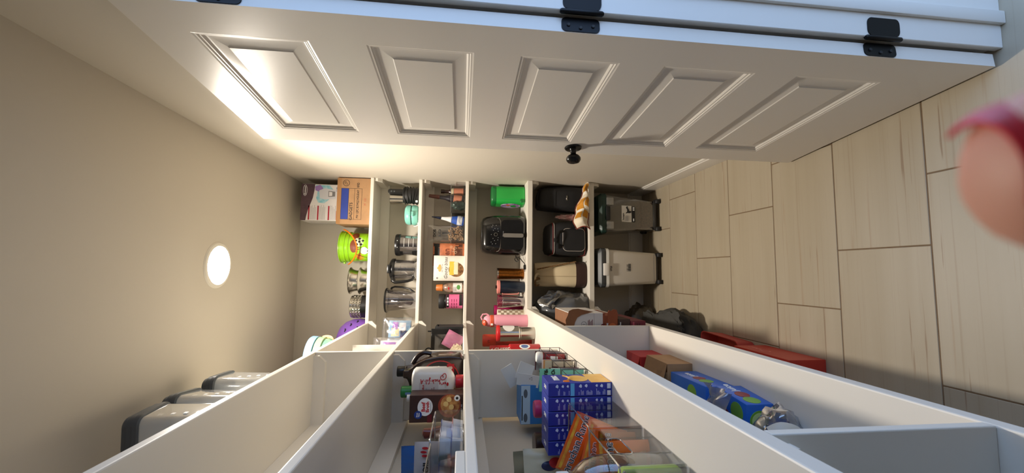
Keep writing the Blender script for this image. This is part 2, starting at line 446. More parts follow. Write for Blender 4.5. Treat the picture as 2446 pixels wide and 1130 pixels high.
kn.obj('knob', M('satin_black', (14,14,15), .22, .3), door, loc=(.640, 0, .942), label='round black door knob with rosette')
k2 = MB(); k2.lathe([(0,0), (.032,0), (.033,.003), (.030,.007), (.0105,.012), (.0105,.022), (.022,.028), (.0275,.036), (.022,.046), (0,.049)], 24, m=RX(PI/2))
k2.obj('knob', MATS['satin_black'], door, loc=(.640, -DTH, .942))
MB().box(DW-.0006, DW+.0012, -.030, -.005, .915, .972, .0005, 1).obj('latch_plate', BLACKM, door)

# ------------------------------------------------------------------ shared shapes for the goods
def pf(parent, mat, x0, x1, z0, z1, y, name='print', th=.0006): return MB().box(x0, x1, y-th, y, z0, z1).obj(name, mat, parent, smooth=0)
def pr(parent, mat, y0, y1, z0, z1, x, name='print', th=.0006): return MB().box(x, x+th, y0, y1, z0, z1).obj(name, mat, parent, smooth=0)
def pfpoly(parent, mat, poly, y, name='print', th=.0006): return MB().prism(poly, y-th, y).obj(name, mat, parent, smooth=0)
def lines(parent, mat, x0, x1, zs, y, th=.0011, name='fine_print', rnd=.3):
    b = MB()
    for z in zs: b.box(x0, x1 - (x1-x0)*random.random()*rnd, y-.0005, y, z-th/2, z+th/2)
    return b.obj(name, mat, parent, smooth=0)
def vlines(parent, mat, z0, z1, xs, y, th=.0011, name='fine_print', rnd=.3):
    b = MB()
    for x in xs: b.box(x-th/2, x+th/2, y-.0005, y, z0, z1 - (z1-z0)*random.random()*rnd)
    return b.obj(name, mat, parent, smooth=0)
def cyl_decal(parent, mat, Rf, ang, zc, poly, name='print', off=.0012, rings=3):
    """wrap a small polygon (s, z about its centre) on a round body of radius Rf(z); ang is measured from -Y towards +X"""
    b = bmesh.new()
    def P(s, z):
        r = Rf(zc+z)+off; a = ang + s/r; return (r*math.sin(a), -r*math.cos(a), zc+z)
    c = b.verts.new(P(0, 0)); prev = None; n = len(poly)
    for k in range(1, rings+1):
        cur = [b.verts.new(P(s*k/rings, z*k/rings)) for s, z in poly]
        for i in range(n):
            j = (i+1) % n
            if prev is None: b.faces.new((c, cur[i], cur[j]))
            else: b.faces.new((prev[i], cur[i], cur[j], prev[j]))
        prev = cur
    mb = MB(); mb._merge(b); return mb.obj(name, mat, parent)
def cyl_band(parent, mat, Rf, a0, a1, z0, z1, name='label_band', off=.0008, n=20, nz=3):
    mb = MB()
    def fn(u, v):
        z = z0 + (z1-z0)*v; r = Rf(z)+off; a = a0+(a1-a0)*u; return (r*math.sin(a), -r*math.cos(a), z)
    return mb.grid(fn, n, nz).obj(name, mat, parent)
def prof_r(prof):
    def f(z):
        for (r0, z0), (r1, z1) in zip(prof, prof[1:]):
            if min(z0, z1)-1e-9 <= z <= max(z0, z1)+1e-9 and abs(z1-z0) > 1e-9: return r0 + (r1-r0)*(z-z0)/(z1-z0)
        return prof[-1][0]
    return f
class Pouch:
    """pillow bag standing in XZ, face to -Y, base at z=0"""
    def __init__(s, w, h, t, seed=0, crimp=.05, wr=.004, gus=.35):
        s.w, s.h, s.t, s.seed, s.crimp, s.wr, s.gus = w, h, t, seed, crimp, wr, gus
    def P(s, u, v, side=-1, off=0.):
        cr = s.crimp; a = 2*u-1; vv = min(max((v-cr*.2)/(1-cr*1.2), 0), 1)
        fb = (1-abs(a)**3.)**.6 if abs(a) < 1 else 0
        fv = (math.sin(PI*min(1, max(0, vv*(1-s.gus*.5)+s.gus*.5)))) ** .65 if v < 1-cr else 0.
        f = fb*fv
        x = a*s.w/2*(1-.05*f); z = v*s.h
        n = mnoise.noise(Vector((a*3.1+s.seed*7.3, v*4.2+s.seed, side*1.7)))*s.wr + mnoise.noise(Vector((a*9+s.seed*3.3, v*8.2, side*5.7+s.seed)))*s.wr*.5
        y = side*(s.t/2*f + n*f + .0006 + off)
        if v > 1-cr: y += .002*math.sin(a*30)*0.5
        return Vector((x, y, z))
    def body(s, name, mat, parent, n=16, m=18):
        b = MB(); b.grid(lambda u, v: s.P(u, v, -1), n, m); b.grid(lambda u, v: s.P(u, v, 1), n, m)
        return b.obj(name, mat, parent, smooth=60)
    def decal(s, parent, mat, u0, u1, v0, v1, name='print', off=.0009, n=8, m=8):
        return MB().grid(lambda u, v: s.P(u0+(u1-u0)*u, v0+(v1-v0)*v, -1, off), n, m).obj(name, mat, parent, smooth=60)
    def disc(s, parent, mat, uc, vc, r, name='print', off=.0012, sx=1., sz=1., n=20):
        b = bmesh.new(); c = b.verts.new(s.P(uc, vc, -1, off)); prev = None
        for k in (1, 2, 3):
            cur = [b.verts.new(s.P(uc + r*sx*k/3*math.cos(2*PI*i/n)/s.w, vc + r*sz*k/3*math.sin(2*PI*i/n)/s.h, -1, off)) for i in range(n)]
            for i in range(n):
                j = (i+1) % n
                b.faces.new((c, cur[i], cur[j]) if prev is None else (prev[i], cur[i], cur[j], prev[j]))
            prev = cur
        mb = MB(); mb._merge(b); return mb.obj(name, mat, parent, smooth=60)
    def text(s, parent, mat, body, size, uc, vc, off=.0022, name='lettering', bold=0., sx=1., shear=0., rot=0.):
        o = text(body, size, mat, parent, (0,0,0), (0,0,0), ex=0, bold=bold, name=name, sx=sx, shear=shear)
        me = o.data
        b = bmesh.new(); b.from_mesh(me); bmesh.ops.triangulate(b, faces=b.faces[:])
        for _k in range(3):
            el = [e for e in b.edges if e.calc_length() > size*.22]
            if el: bmesh.ops.subdivide_edges(b, edges=el, cuts=1); bmesh.ops.triangulate(b, faces=b.faces[:])
        cr, sr = math.cos(rot), math.sin(rot)
        for v in b.verts:
            x, y = v.co.x*cr - v.co.y*sr, v.co.x*sr + v.co.y*cr
            v.co = s.P(min(max(uc + x/s.w, .01), .99), min(max(vc + y/s.h, .01), .99), -1, off)
        b.to_mesh(me); b.free(); return o
def nz3(p, s, seed): return mnoise.noise(Vector((p.x*s+seed, p.y*s-seed*.7, p.z*s+seed*1.9)))
def crumple(sx, sy, sz, seed=1., amp=.18, sharp=.12, flat=True, sub=4):
    """heap of crinkled film or cloth resting on z=0"""
    def fn(p):
        d = 1 + amp*nz3(p, 1.3, seed) + sharp*(abs(nz3(p, 3.1, seed+5))*2-.5) + sharp*.5*(abs(nz3(p, 6.7, seed+9))*2-.5)
        q = p*d; z = q.z
        if flat: z = max(z, -.72) if True else z
        return (q.x*sx, q.y*sy, (z+.72)*sz/1.72)
    return fn
def acrylic_bin(name, label, x0, x1, y0, y1, z0, h, th=.0028, hole=False, cat='organizer', group='clear organizer bins'):
    t = empty(name, ((x0+x1)/2, (y0+y1)/2, z0), label=label, cat=cat, group=group)
    w, d = (x1-x0)/2, (y1-y0)/2
    b = MB(); b.box(-w, w, -d, d, 0, th, .001, 1); b.obj('base', CLEAR, t)
    b = MB(); b.box(-w, w, -d, -d+th, th, h, .0008, 1); b.obj('side_wall', CLEAR, t)
    b = MB(); b.box(-w, w, d-th, d, th, h, .0008, 1); b.obj('side_wall', CLEAR, t)
    b = MB(); b.box(-w, -w+th, -d+th, d-th, th, h, .0008, 1); b.obj('side_wall', CLEAR, t)
    b = MB()
    if hole:
        hw, hh, hc = d*.42, .030, h-.034
        b.box(w-th, w, -d+th, -hw, th, h, .0008, 1); b.box(w-th, w, hw, d-th, th, h, .0008, 1); b.box(w-th, w, -hw, hw, th, hc-hh/2); b.box(w-th, w, -hw, hw, hc+hh/2, h)
        b.obj('front_wall', CLEAR, t)
        r = MB(); r.tube([(w-th/2, u, hc+v) for u, v in rr(hw*2, hh, .012, 4)], .0014, 6, closed=True); r.obj('handle_rim', MATS.get('acrylic_edge') or clear('acrylic_edge', (150,150,152), .6, .1, .25), t)
    else:
        b.box(w-th, w, -d+th, d-th, th, h, .0008, 1); b.obj('front_wall', CLEAR, t)
    r = MB(); r.tube([(u, v, h) for u, v in rr(w*2-th, d*2-th, .008, 3)], th*.62, 6, closed=True)
    r.obj('rim', MATS.get('acrylic_edge') or clear('acrylic_edge', (150,150,152), .6, .1, .25), t)
    return t
# ================================================================== topmost shelf
Z1 = ZS[0]
# --- brown carton of bowls
t = empty('shipping_carton', (.4545, 2.905, Z1), label='brown cardboard carton with a blue panel, under the plum printed appliance box', cat='box')
MB().box(-.1525, .1525, -.115, .115, 0, .211, .002, 2).obj('body', CARD, t, smooth=20)
BLUEP = M('blue_panel_print', (40,62,150), .45, var=.2, vscale=12)
yf_ = -.115
def U(x): return x-.1525
pf(t, BLUEP, U(.031), U(.236), .139, .184, yf_, 'blue_panel')
fr_ = MB()
for a, b_, c, d in ((.031,.236,.1835,.185), (.031,.236,.054,.0555), (.031,.0325,.054,.185), (.2345,.236,.054,.185), (.031,.236,.1,.1015), (.031,.236,.1375,.139)): fr_.box(U(a), U(b_), yf_-.0007, yf_, c, d)
fr_.obj('print_frame', INKB, t, smooth=0)
text('GADGETS', .026, INKB, t, (U(.084), yf_-.0004, .120), FY, bold=.012)
text('PW 12PC BOWLS HOLIDAY', .0205, INKB, t, (U(.133), yf_-.0004, .079), FY, bold=.012, sx=.74)
text('RFID', .021, INKB, t, (U(.259), yf_-.0004, .079), FY, bold=.012, sx=.75)
rg = MB(); rg.tube([(U(.271)+u, yf_-.0002, .155+v) for u, v in circ(.0195, 28)], .0013, 5, closed=True)
rg.tube([(U(.258), yf_-.0002, .150), (U(.268), yf_-.0002, .150), (U(.276), yf_-.0002, .158), (U(.284), yf_-.0002, .158)], .0012, 5); rg.tube([(U(.262), yf_-.0002, .160), (U(.270), yf_-.0002, .164), (U(.280), yf_-.0002, .164)], .0012, 5)
rg.obj('round_emblem', INKB, t)
text('H  121', .020, M('faded_red_ink', (176,86,62), .7), t, (U(.15), yf_-.0004, .033), FY, sx=.9)
pf(t, M('packing_tape', (168,124,82), .2), -.15, .15, .186, .211, yf_, 'tape', .0003)
# --- plum / white food chopper carton
t = empty('appliance_carton', (.4455, 2.93, Z1+.211), label='plum and white printed appliance carton, stacked on the brown carton', cat='box')
PLUM = M('plum_print', (74,52,62), .5, var=.5, vscale=35, c2=(98,72,78)); PAPERW = M('coated_white_card', (222,218,216), .4)
MB().box(-.1205, .1205, -.1, .1, 0, .236, .0015, 1).obj('body', PAPERW, t, smooth=20)
def U(x): return x-.1205
band = [(U(0),.236), (U(0),.203), (U(.03),.199), (U(.07),.190), (U(.11),.176), (U(.15),.163), (U(.2),.155), (U(.241),.152), (U(.241),.236)]
pfpoly(t, PLUM, band, -.1)
ov = MB(); ov.tube([(U(.198)+u, -.1006, .213+v) for u, v in circ(.036, 28, sz=.34)], .0011, 5, closed=True); ov.obj('oval_emblem', INKW, t)
text('Brentwood', .0165, INKW, t, (U(.198), -.1007, .213), FY, bold=.02, sx=.75)
REDB = M('crimson_print', (165,24,48), .5)
GREYT = M('grey_print', (120,118,118), .6)
for v in (.184, .127, .060):
    pf(t, REDB, U(.004), U(.098), v-.0045, v+.0045, -.1)
    lines(t, GREYT, U(.006), U(.104), [v-.012-.0075*k for k in range(5)], -.1, .0014)
CYAN = M('cyan_print', (120,190,205), .5, var=.6, vscale=40, c2=(210,225,228))
pfpoly(t, M('lilac_print', (150,120,180), .5), [(U(.20),.15), (U(.225),.152), (U(.238),.12), (U(.215),.1), (U(.19),.12)], -.1)
pfpoly(t, CYAN, [(U(.12),.13), (U(.15),.142), (U(.19),.135), (U(.235),.148), (U(.235),.06), (U(.2),.03), (U(.15),.05), (U(.115),.09)], -.1, th=.0005)
pfpoly(t, M('pale_grey_print', (205,205,210), .4), [(U(.15),.12), (U(.20),.125), (U(.215),.09), (U(.205),.02), (U(.145),.02), (U(.14),.09)], -.1, th=.0009)
pfpoly(t, GREYT, [(U(.158),.066), (U(.198),.066), (U(.194),.024), (U(.162),.024)], -.1, th=.0012)
pfpoly(t, PAPERW, [(U(.163),.062), (U(.193),.062), (U(.190),.042), (U(.166),.042)], -.1, th=.0015)
text('CUPS', .013, M('blue_print', (50,60,120), .6), t, (U(.21), -.1012, .012), FY)
lines(t, REDB, U(.006), U(.07), [.012], -.1, .003)
# --- green sports bucket
t = empty('sports_bucket', (.158, 2.893, Z1), label='lime green bucket printed with sports balls, orange handle', cat='bucket')
LIME = M('lime_plastic', (138,196,22), .28, coat=.3)
pr_ = [(0,.0), (.088,0), (.0905,.004), (.0955,.105), (.098,.128), (.1015,.131), (.1025,.136), (.0995,.140), (.1,.152), (.1035,.155), (.104,.160), (.1015,.164), (.103,.184), (.107,.187), (.107,.191), (.104,.193)]
MB().lathe(pr_ + [(.100,.19), (.093,.02), (0,.012)], 44).obj('body', LIME, t, smooth=30)
RF = prof_r([(.0905,.004), (.0955,.105), (.098,.128)])
ORG = M('orange_plastic', (232,120,20), .32)
hp = []
for k in range(25):
    a = -1.45 + 2.9*k/24; r = .116 + .006*math.cos(a); hp.append((r*math.sin(a), -r*math.cos(a), .168 - .098*(math.cos(a*.98)**1.6 if abs(a) < 1.5 else 0) + .02*math.sin(a)))
MB().tube(hp, .0045, 8).obj('handle', ORG, t)
for s in (-1, 1): MB().lathe([(0,0), (.009,0), (.009,.010), (0,.010)], 12, m=T(s*.102, -.012, .168) @ RY(s*PI/2)).obj('handle_lug', LIME, t)
def ball(ang, z, r, mat): return cyl_decal(t, mat, RF, ang, z, circ(r, 24))
BROWN = M('brown_print', (120,56,28), .45); BLKP = M('black_ball_print', (22,24,22), .45); OLIV = M('pale_ball_print', (214,222,196), .4)
ball(-.18, .055, .041, BROWN)
cyl_decal(t, BLKP, RF, .34, .062, circ(.034, 24), off=.001)
cyl_decal(t, OLIV, RF, .34, .062, circ(.0325, 24), off=.0014)
for k in range(6):
    a = 2*PI*k/5; rad = 0 if k == 5 else .023
    cyl_decal(t, BLKP, RF, .34 + rad*math.cos(a)/.096, .062 + rad*math.sin(a), circ(.0085, 5), off=.0019, rings=1)
cyl_decal(t, BLKP, RF, -.30, .030, circ(.0265, 24), off=.0014); cyl_decal(t, OLIV, RF, -.30, .030, circ(.025, 24), off=.0019)
cyl_decal(t, BROWN, RF, .02, .098, circ(.02, 20, sx=2.2), off=.0016)
cyl_decal(t, M('basketball_print', (206,110,40), .5), RF, -.80, .050, circ(.032, 24), off=.0014)
cyl_decal(t, BROWN, RF, .86, .09, circ(.022, 20, sx=1.7), off=.0014)
MB().tube([(r*math.sin(a), -r*math.cos(a), z) for r, a, z in [(.0975, -.80+.03*k, .02+.06*k/8) for k in range(-1, 9)]], .0009, 5).obj('seam_print', BLKP, t)
# --- two steel pet bowls
for k, lab in ((0, 'lower of two stacked stainless steel pet bowls beside the lime bucket'), (1, 'upper of two stacked stainless steel pet bowls beside the lime bucket')):
    t = empty('pet_bowl', (-.066, 2.885, Z1 + .062*k), .2*k, lab, 'bowl', 'stacked steel pet bowls')
    MB().lathe([(0,.001), (.068,.001), (.070,.003), (.070,.007), (.0675,.010), (.069,.028), (.074,.046), (.081,.058), (.087,.0605), (.0895,.0625), (.0885,.0645), (.086,.064), (.078,.058), (.068,.03), (.064,.010), (0,.008)], 44).obj('bowl', STEEL, t)
    MB().lathe([(.0705,.0), (.073,.001), (.073,.006), (.0705,.008)], 44).obj('rubber_ring', BLKM, t)
# --- woven silver dish with black base
t = empty('woven_dish', (-.234, 2.865, Z1), label='round silver dish with a woven relief band and black base', cat='dish')
MB().lathe([(0,0), (.070,0), (.0735,.004), (.0735,.034), (.070,.038), (.066,.038), (0,.030)], 40).obj('base', BLK, t)
MB().lathe([(.066,.036), (.069,.038), (.0705,.098), (.0725,.103), (.070,.106), (.064,.103), (.060,.06), (0,.05)], 40).obj('dish', STEEL, t)
wv = MB()
for row in range(6):
    for k in range(28):
        a = 2*PI*(k+.5*(row % 2))/28; z = .045 + row*.0095; r = .0712
        d = .0075*(1 if row % 2 else -1)
        wv.tube([(r*math.sin(a-.085), -r*math.cos(a-.085), z-d*.45), ((r+.0016)*math.sin(a), -(r+.0016)*math.cos(a), z), (r*math.sin(a+.085), -r*math.cos(a+.085), z+d*.45)], [.0018, .0033, .0018], 5)
tag(wv.obj('woven_relief', STEEL, t), kind='stuff')
# --- purple tub with bats
t = empty('halloween_tub', (-.464, 2.885, Z1), label='purple tub printed with black bats, in the shelf corner', cat='tub')
PURP = M('purple_plastic', (128,86,178), .4)
pt = [(.118,0), (.142,.012), (.150,.05), (.146,.095), (.128,.140), (.098,.172), (.055,.190), (0,.195)]
MB().lathe([(0,0)]+pt, 40).obj('body', PURP, t)
RT = prof_r(pt[1:])
bat = [(-.014,.002), (-.011,.006), (-.006,.003), (-.002,.004), (0,.002), (.002,.004), (.006,.003), (.011,.006), (.014,.002), (.010,-.002), (.006,-.003), (0,-.006), (-.006,-.003), (-.010,-.002)]
for a, z in ((.7,.12), (.95,.09), (.45,.085), (1.15,.055), (.2,.06), (.75,.045), (.05,.12), (-.3,.09)): cyl_decal(t, INKB, RT, a, z, bat, off=.0022, name='bat_print')
# --- nested pastel baskets
t = empty('nested_baskets', (-.485, 2.43, Z1), .3, 'nested pastel teal, green and blue plastic baskets with a peach handle', 'basket')
TEAL = M('teal_plastic', (112,162,140), .35); SAGE = M('sage_plastic', (140,178,140), .35); SKY = M('sky_blue_plastic', (132,172,208), .35); PEACH = M('peach_plastic', (228,186,138), .4)
MB().lathe([(0,0), (.088,0), (.092,.006), (.112,.128), (.113,.128), (.113,.13), (0,.124)], 40).obj('inner_basket', TEAL, t)
MB().lathe([(.113,.130), (.119,.131), (.120,.162), (.115,.166), (.105,.166), (.100,.130)], 40).obj('rim', SAGE, t)
MB().lathe([(.112,.168), (.123,.169), (.125,.198), (.121,.205), (.108,.205), (.102,.168)], 40).obj('rim', SKY, t)
hd = [( .118*math.sin(a), -.122*math.cos(a)-.006, .155-.085*math.sin((a+.2)/1.9*PI)**1.2 if 0 <= (a+.2) <= 1.9 else .155) for a in [-.2+1.9*k/20 for k in range(21)]]
MB().tube(hd, .011, 8, flat=.28).obj('handle', PEACH, t)
# --- clear storage containers with grey lids
MILK = clear('milky_container', (240,243,246), .6, .08, .45, (240,243,246))
for (x0, x1, y0, y1, hh, rz, lab) in ((-.612, -.432, 1.80, 1.955, .40, .05, 'tall clear storage container with a grey lid, farthest of three under the ceiling'),
                                  (-.612, -.440, 1.575, 1.725, .40, .10, 'tall clear storage container with a grey lid, middle of three under the ceiling'),
                                  (-.585, -.440, 1.40, 1.54, .385, -.06, 'tall clear storage container with a thick grey lid, nearest of three under the ceiling')):
    t = empty('storage_container', ((x0+x1)/2, (y0+y1)/2, Z1), rz, lab, 'container', 'grey-lidded storage containers')
    w, d = (x1-x0)/2, (y1-y0)/2; lid = .050; lp = []
    for z, k in ((0,.86), (.01,.88), (hh-lid-.004,1.), (hh-lid,1.)): lp.append([Vector((u*k, v*k, z)) for u, v in rr(w*2, d*2, .024, 5)])
    b = MB(); b.loft(lp, cap=False); b.loft([lp[0], [p*1 for p in lp[0]]][:1]+[[Vector((p.x*.98, p.y*.98, .002)) for p in lp[0]]], cap=True); b.obj('tub', MILK, t)
    b = MB(); L2 = []
    for z, k in ((hh-lid-.002,1.03), (hh-lid+.002,1.075), (hh-.036,1.075), (hh-.033,1.02), (hh-.018,1.02), (hh-.015,.94), (hh-.003,.93), (hh,.90)): L2.append([Vector((u*k, v*k, z)) for u, v in rr(w*2, d*2, .026, 5)])
    b.loft(L2); b.obj('lid', GREYP, t, smooth=30)
    b = MB()
    for k in range(7): b.box(w*.93+.0005+.012*(k/7), w*.93+.0025+.012*(k/7), -d*.55, -d*.38, hh-lid-.03-.036*k-.010, hh-lid-.03-.036*k)
    b.obj('fill_marks', M('mark_white', (240,240,238), .4), t)
# ================================================================== second shelf
Z2 = ZS[1]
SMOKE = clear('smoky_plastic', (222,219,222), .35, .05, .05, (170,168,172))
CLCUP = clear('clear_cup', (238,237,238), .4, .05, .04, (210,210,214))
# --- stick blender with wound cord
t = empty('hand_blender', (.515, 2.87, Z2), label='black hand blender with wound cord and steel cup', cat='blender')
MB().lathe([(0,0), (.050,0), (.053,.004), (.053,.10), (.047,.112), (0,.114)], 32).obj('motor_body', BLKM, t)
MB().lathe([(0,.11), (.036,.112), (.037,.118), (.040,.19), (.041,.197), (.038,.199), (0,.196)], 32, m=T(-.022, .004, 0)).obj('steel_cup', STEEL, t)
b = MB(); b.prism(rr(.034, .125, .014, 5, .020, .148), -.040, .0, bev=.006); b.obj('handle', BLK, t)
for z in (.168, .187): MB().lathe([(0,0), (.0055,0), (.0055,.003), (0,.004)], 14, m=T(.02, -.040, z) @ RX(PI/2)).obj('button', GREYP, t)
b = MB()
for k in range(5):
    z = .025+.019*k; b.tube([((.057+.004*math.sin(3*a+k))*math.cos(a), (.057+.004*math.sin(3*a+k))*math.sin(a), z+.006*math.sin(2*a+k)) for a in [2*PI*i/22 for i in range(22)]], .0032, 6, closed=True)
b.obj('cord', BLKM, t)
MB().box(-.052, -.038, -.048, -.0475, .012, .026).obj('rating_label', INKW, t, smooth=0)
# --- mint waffle maker
t = empty('waffle_maker', (.382, 2.87, Z2), label='small mint green round waffle maker', cat='waffle maker')
MINT = M('mint_plastic', (132,204,190), .3, coat=.2)
MB().lathe([(0,.008), (.052,.008), (.062,.013), (.0675,.026), (.0685,.045), (.066,.049), (0,.049)], 40).obj('lower_shell', MINT, t)
MB().lathe([(0,.0545), (.066,.0545), (.0685,.058), (.0675,.075), (.061,.089), (.048,.096), (.02,.0985), (0,.0985)], 40).obj('upper_shell', MINT, t)
MB().lathe([(0,.048), (.062,.048), (.062,.056), (0,.056)], 32).obj('hot_plates', BLKM, t)
b = MB(); b.box(-.016, .016, -.080, -.062, .034, .049, .003, 2); b.box(-.014, .014, -.082, -.060, .053, .068, .003, 2); b.obj('latch_handle', MINT, t)
for a in (.8, 2.3, 3.9, 5.4): MB().lathe([(0,0), (.007,0), (.008,.012), (0,.012)], 10, m=T(.042*math.cos(a), .042*math.sin(a), 0)).obj('foot', BLKM, t)
MB().tube([(-.066, .02, .03), (-.078, -.02, .035), (-.080, -.04, .020), (-.074, -.06, .004), (-.060, -.078, .003)], .0025, 6).obj('cord', WHT, t)
# --- chopper bowl
t = empty('chopper_bowl', (.176, 2.865, Z2), label='clear chopper bowl with black lid and black side grip', cat='food chopper')
MB().lathe([(.0,.002), (.060,.002), (.066,.006), (.069,.118), (.0675,.118), (.064,.008), (0,.005)], 36).obj('bowl', SMOKE, t)
MB().lathe([(0,.116), (.071,.116), (.074,.120), (.074,.142), (.070,.150), (.05,.154), (0,.154)], 36).obj('lid', BLK, t)
b = MB(); b.grid(lambda u, v: ((.073-.008*math.sin(PI*v))*math.sin(-2.2+1.5*u), -(.073-.008*math.sin(PI*v))*math.cos(-2.2+1.5*u), .004+.118*v), 14, 6, thick=.012); b.obj('side_grip', BLK, t)
b = MB(); b.lathe([(0,.004), (.012,.004), (.009,.03), (.009,.085), (.013,.09), (0,.092)], 16)
for a in (0, 1.6, 3.1, 4.7): b.box(.008, .052, -.004, .004, .028, .030, m=RZ(a) @ RY(-.15))
b.obj('blade', STEEL, t)
b = MB()
for k in range(3): b.lathe([(0,0), (.0022,0), (.0022,.001), (0,.001)], 10, m=T(.025-.022*k, -.0715, .132) @ RX(PI/2))
b.obj('lid_icons', INKW, t)
tb = MB()
for z in (.03, .06, .09): tb.tube([(.0685*math.sin(a), -.0685*math.cos(a), z) for a in [-.2+.12*i for i in range(8)]], .0012, 5)
tb.obj('measure_lines', INKW, t)
# --- blender jug with lid
t = empty('blender_jug', (.012, 2.865, Z2), label='clear blender jug with black flip lid and long black handle', cat='blender jug')
MB().lathe([(0,.002), (.056,.002), (.060,.008), (.066,.10), (.068,.15), (.066,.15), (.062,.02), (0,.008)], 36).obj('jug', CLCUP, t)
b = MB(); b.lathe([(0,.146), (.071,.146), (.073,.150), (.073,.166), (.066,.176), (.045,.186), (0,.188)], 36); b.box(-.026, .030, -.080, -.045, .168, .192, .006, 2); b.obj('lid', BLK, t)
b = MB(); b.tube([(-.050,-.045,.158), (-.074,-.062,.156), (-.084,-.068,.138), (-.081,-.066,.10), (-.075,-.062,.06), (-.066,-.056,.030), (-.050,-.042,.022)], [.012,.012,.011,.010,.010,.009,.008], 10); b.obj('handle', BLK, t)
b = MB(); b.lathe([(0,.006), (.013,.006), (.008,.03), (.0075,.13), (0,.132)], 14)
for z in (.035, .075, .11):
    for a in (.4, 3.5): b.box(.006, .045, -.005, .005, z, z+.0015, m=RZ(a+z*20) @ RY(-.12))
b.obj('blade_column', BLKM, t)
# --- smoked pitcher
t = empty('smoked_pitcher', (-.192, 2.855, Z2), label='smoky clear tapered pitcher with stacked blade column, no lid', cat='pitcher')
MB().lathe([(0,.002), (.050,.002), (.054,.007), (.071,.172), (.0785,.193), (.0795,.198), (.0765,.197), (.068,.174), (.051,.010), (0,.007)], 40).obj('jug', SMOKE, t)
MB().lathe([(.0755,.190), (.0805,.192), (.0815,.199), (.0785,.203), (.0745,.199)], 40).obj('rim', BLK, t)
b = MB(); b.tube([(.058,.045,.180), (.078,.068,.178), (.086,.080,.160), (.084,.079,.11), (.072,.068,.06), (.050,.050,.022), (.040,.040,.016)], [.008,.0075,.0065,.006,.006,.006,.006], 10); b.obj('handle', BLK, t)
b = MB(); b.lathe([(0,.006), (.014,.006), (.0085,.02), (.0085,.06), (.012,.062), (.012,.072), (.0085,.075), (.0085,.11), (.012,.112), (.012,.122), (.007,.125), (.007,.15), (0,.152)], 16)
for z in (.03, .07, .115):
    for a in (.2, 3.3): b.box(.006, .044, -.005, .005, z, z+.0016, m=RZ(a+z*15) @ RY(-.12))
b.obj('blade_column', BLKM, t)
# --- bagged party goods on the side arm
LILAC = M('lilac_print_film', (168,112,190), .3); NAVYF = M('navy_print_film', (40,44,84), .35); PALEB = M('pale_blue_film', (140,176,204), .3); CREAMF = M('cream_print_film', (226,208,160), .35); WHF = M('white_film', (226,224,226), .3)
t = empty('party_pack', (-.372, 2.585, Z2), .15, 'clear bag of pale blue and lilac printed party goods, against the smoky pitcher', 'bag')
P = Pouch(.19, .17, .075, 3, .06, .012)
P.body('film_bag', clear('crinkle_film', (240,240,243), .3, .15, .06, (205,208,216)), t, 22, 22)
P2 = Pouch(.155, .13, .055, 5, .04, .008); m_ = P2.body('printed_pack', PALEB, t); m_.location = (0, 0, .004)
for args in ((LILAC, .05,.42,.05,.42), (CREAMF, .40,.72,.50,.86), (NAVYF, .3,.62,.12,.44), (WHF, .62,.92,.2,.5), (LILAC, .66,.95,.55,.8)):
    d_ = P2.decal(t, *args); d_.location = (0, 0, .004)
t = empty('party_pack', (-.430, 2.26, Z2), .1, 'clear bag with white and purple lettered party print, lying before the pale blue pack', 'bag')
P = Pouch(.17, .155, .08, 8, .06, .014)
P.body('film_bag', MATS['crinkle_film'], t, 22, 22)
P2 = Pouch(.14, .115, .06, 9, .04, .006); o_ = P2.body('printed_pack', WHF, t); o_.location = (0, 0, .004)
for args in ((NAVYF, .12,.55,.52,.9), (LILAC, .55,.95,.3,.88), (LILAC, .1,.5,.15,.30)): d_ = P2.decal(t, *args); d_.location = (0, 0, .004)
d_ = P2.text(t, INKW, 'SPA', .03, .36, .70, bold=.03); d_.location = (0, 0, .004)
d_ = P2.text(t, M('deep_purple_print', (84,40,110), .4), 'BOY', .028, .33, .36, bold=.03); d_.location = (0, 0, .004)
# --- white printed cloth pouch
t = empty('cloth_pouch', (-.462, 2.03, Z2), 0, 'flat white cloth pouch with small dark sketches on the second shelf', 'pouch')
P = Pouch(.24, .20, .055, 12, .03, .006); P.body('cloth', M('white_cotton', (226,220,208), .85, bump=.2, bscale=250), t, 20, 20)
b = MB(); P_ = P
for (u, v) in ((.3,.6), (.55,.75), (.7,.5), (.4,.4)):
    for k in range(4):
        a = random.random()*6; b.tube([P_.P(u+.03*math.cos(a+j*1.3)*j/3, v+.05*math.sin(a+j)*j/3, -1, .001) for j in range(4)], .0007, 4)
b.obj('sketch_print', GREYT, t)
# ================================================================== third shelf (eye level), back arm
Z3 = ZS[2]
acrylic_bin('organizer_bin', 'clear organizer bin in the right corner of the eye-level shelf, holding sauce bottles', .402, .594, 2.80, 3.0, Z3, .098)
acrylic_bin('organizer_bin', 'clear organizer bin holding the pastry bag and the bag of shaped pieces', .196, .396, 2.80, 3.0, Z3, .092)
def bottle(name, label, cat, loc, prof, mat, cap=None, band=None, tilt=(0,0,0), n=24, group=None):
    t = empty(name, loc, 0, label, cat, group, rot=tilt)
    MB().lathe(prof, n).obj('body', mat, t)
    if cap: MB().lathe(cap[0], n).obj('cap', cap[1], t)
    if band:
        for (z0, z1, bm_) in band: cyl_band(t, bm_, prof_r([p for p in prof if p[0] > .003]), -1.5, 1.5, z0, z1, 'label_band')
    return t
DBRN = M('dark_brown_glass', (46,24,18), .18, coat=.3); COPP = M('copper_cap', (186,108,70), .3, .7); SALM = M('salmon_label', (206,128,96), .5); BRNC = M('brown_cap', (96,54,44), .4)
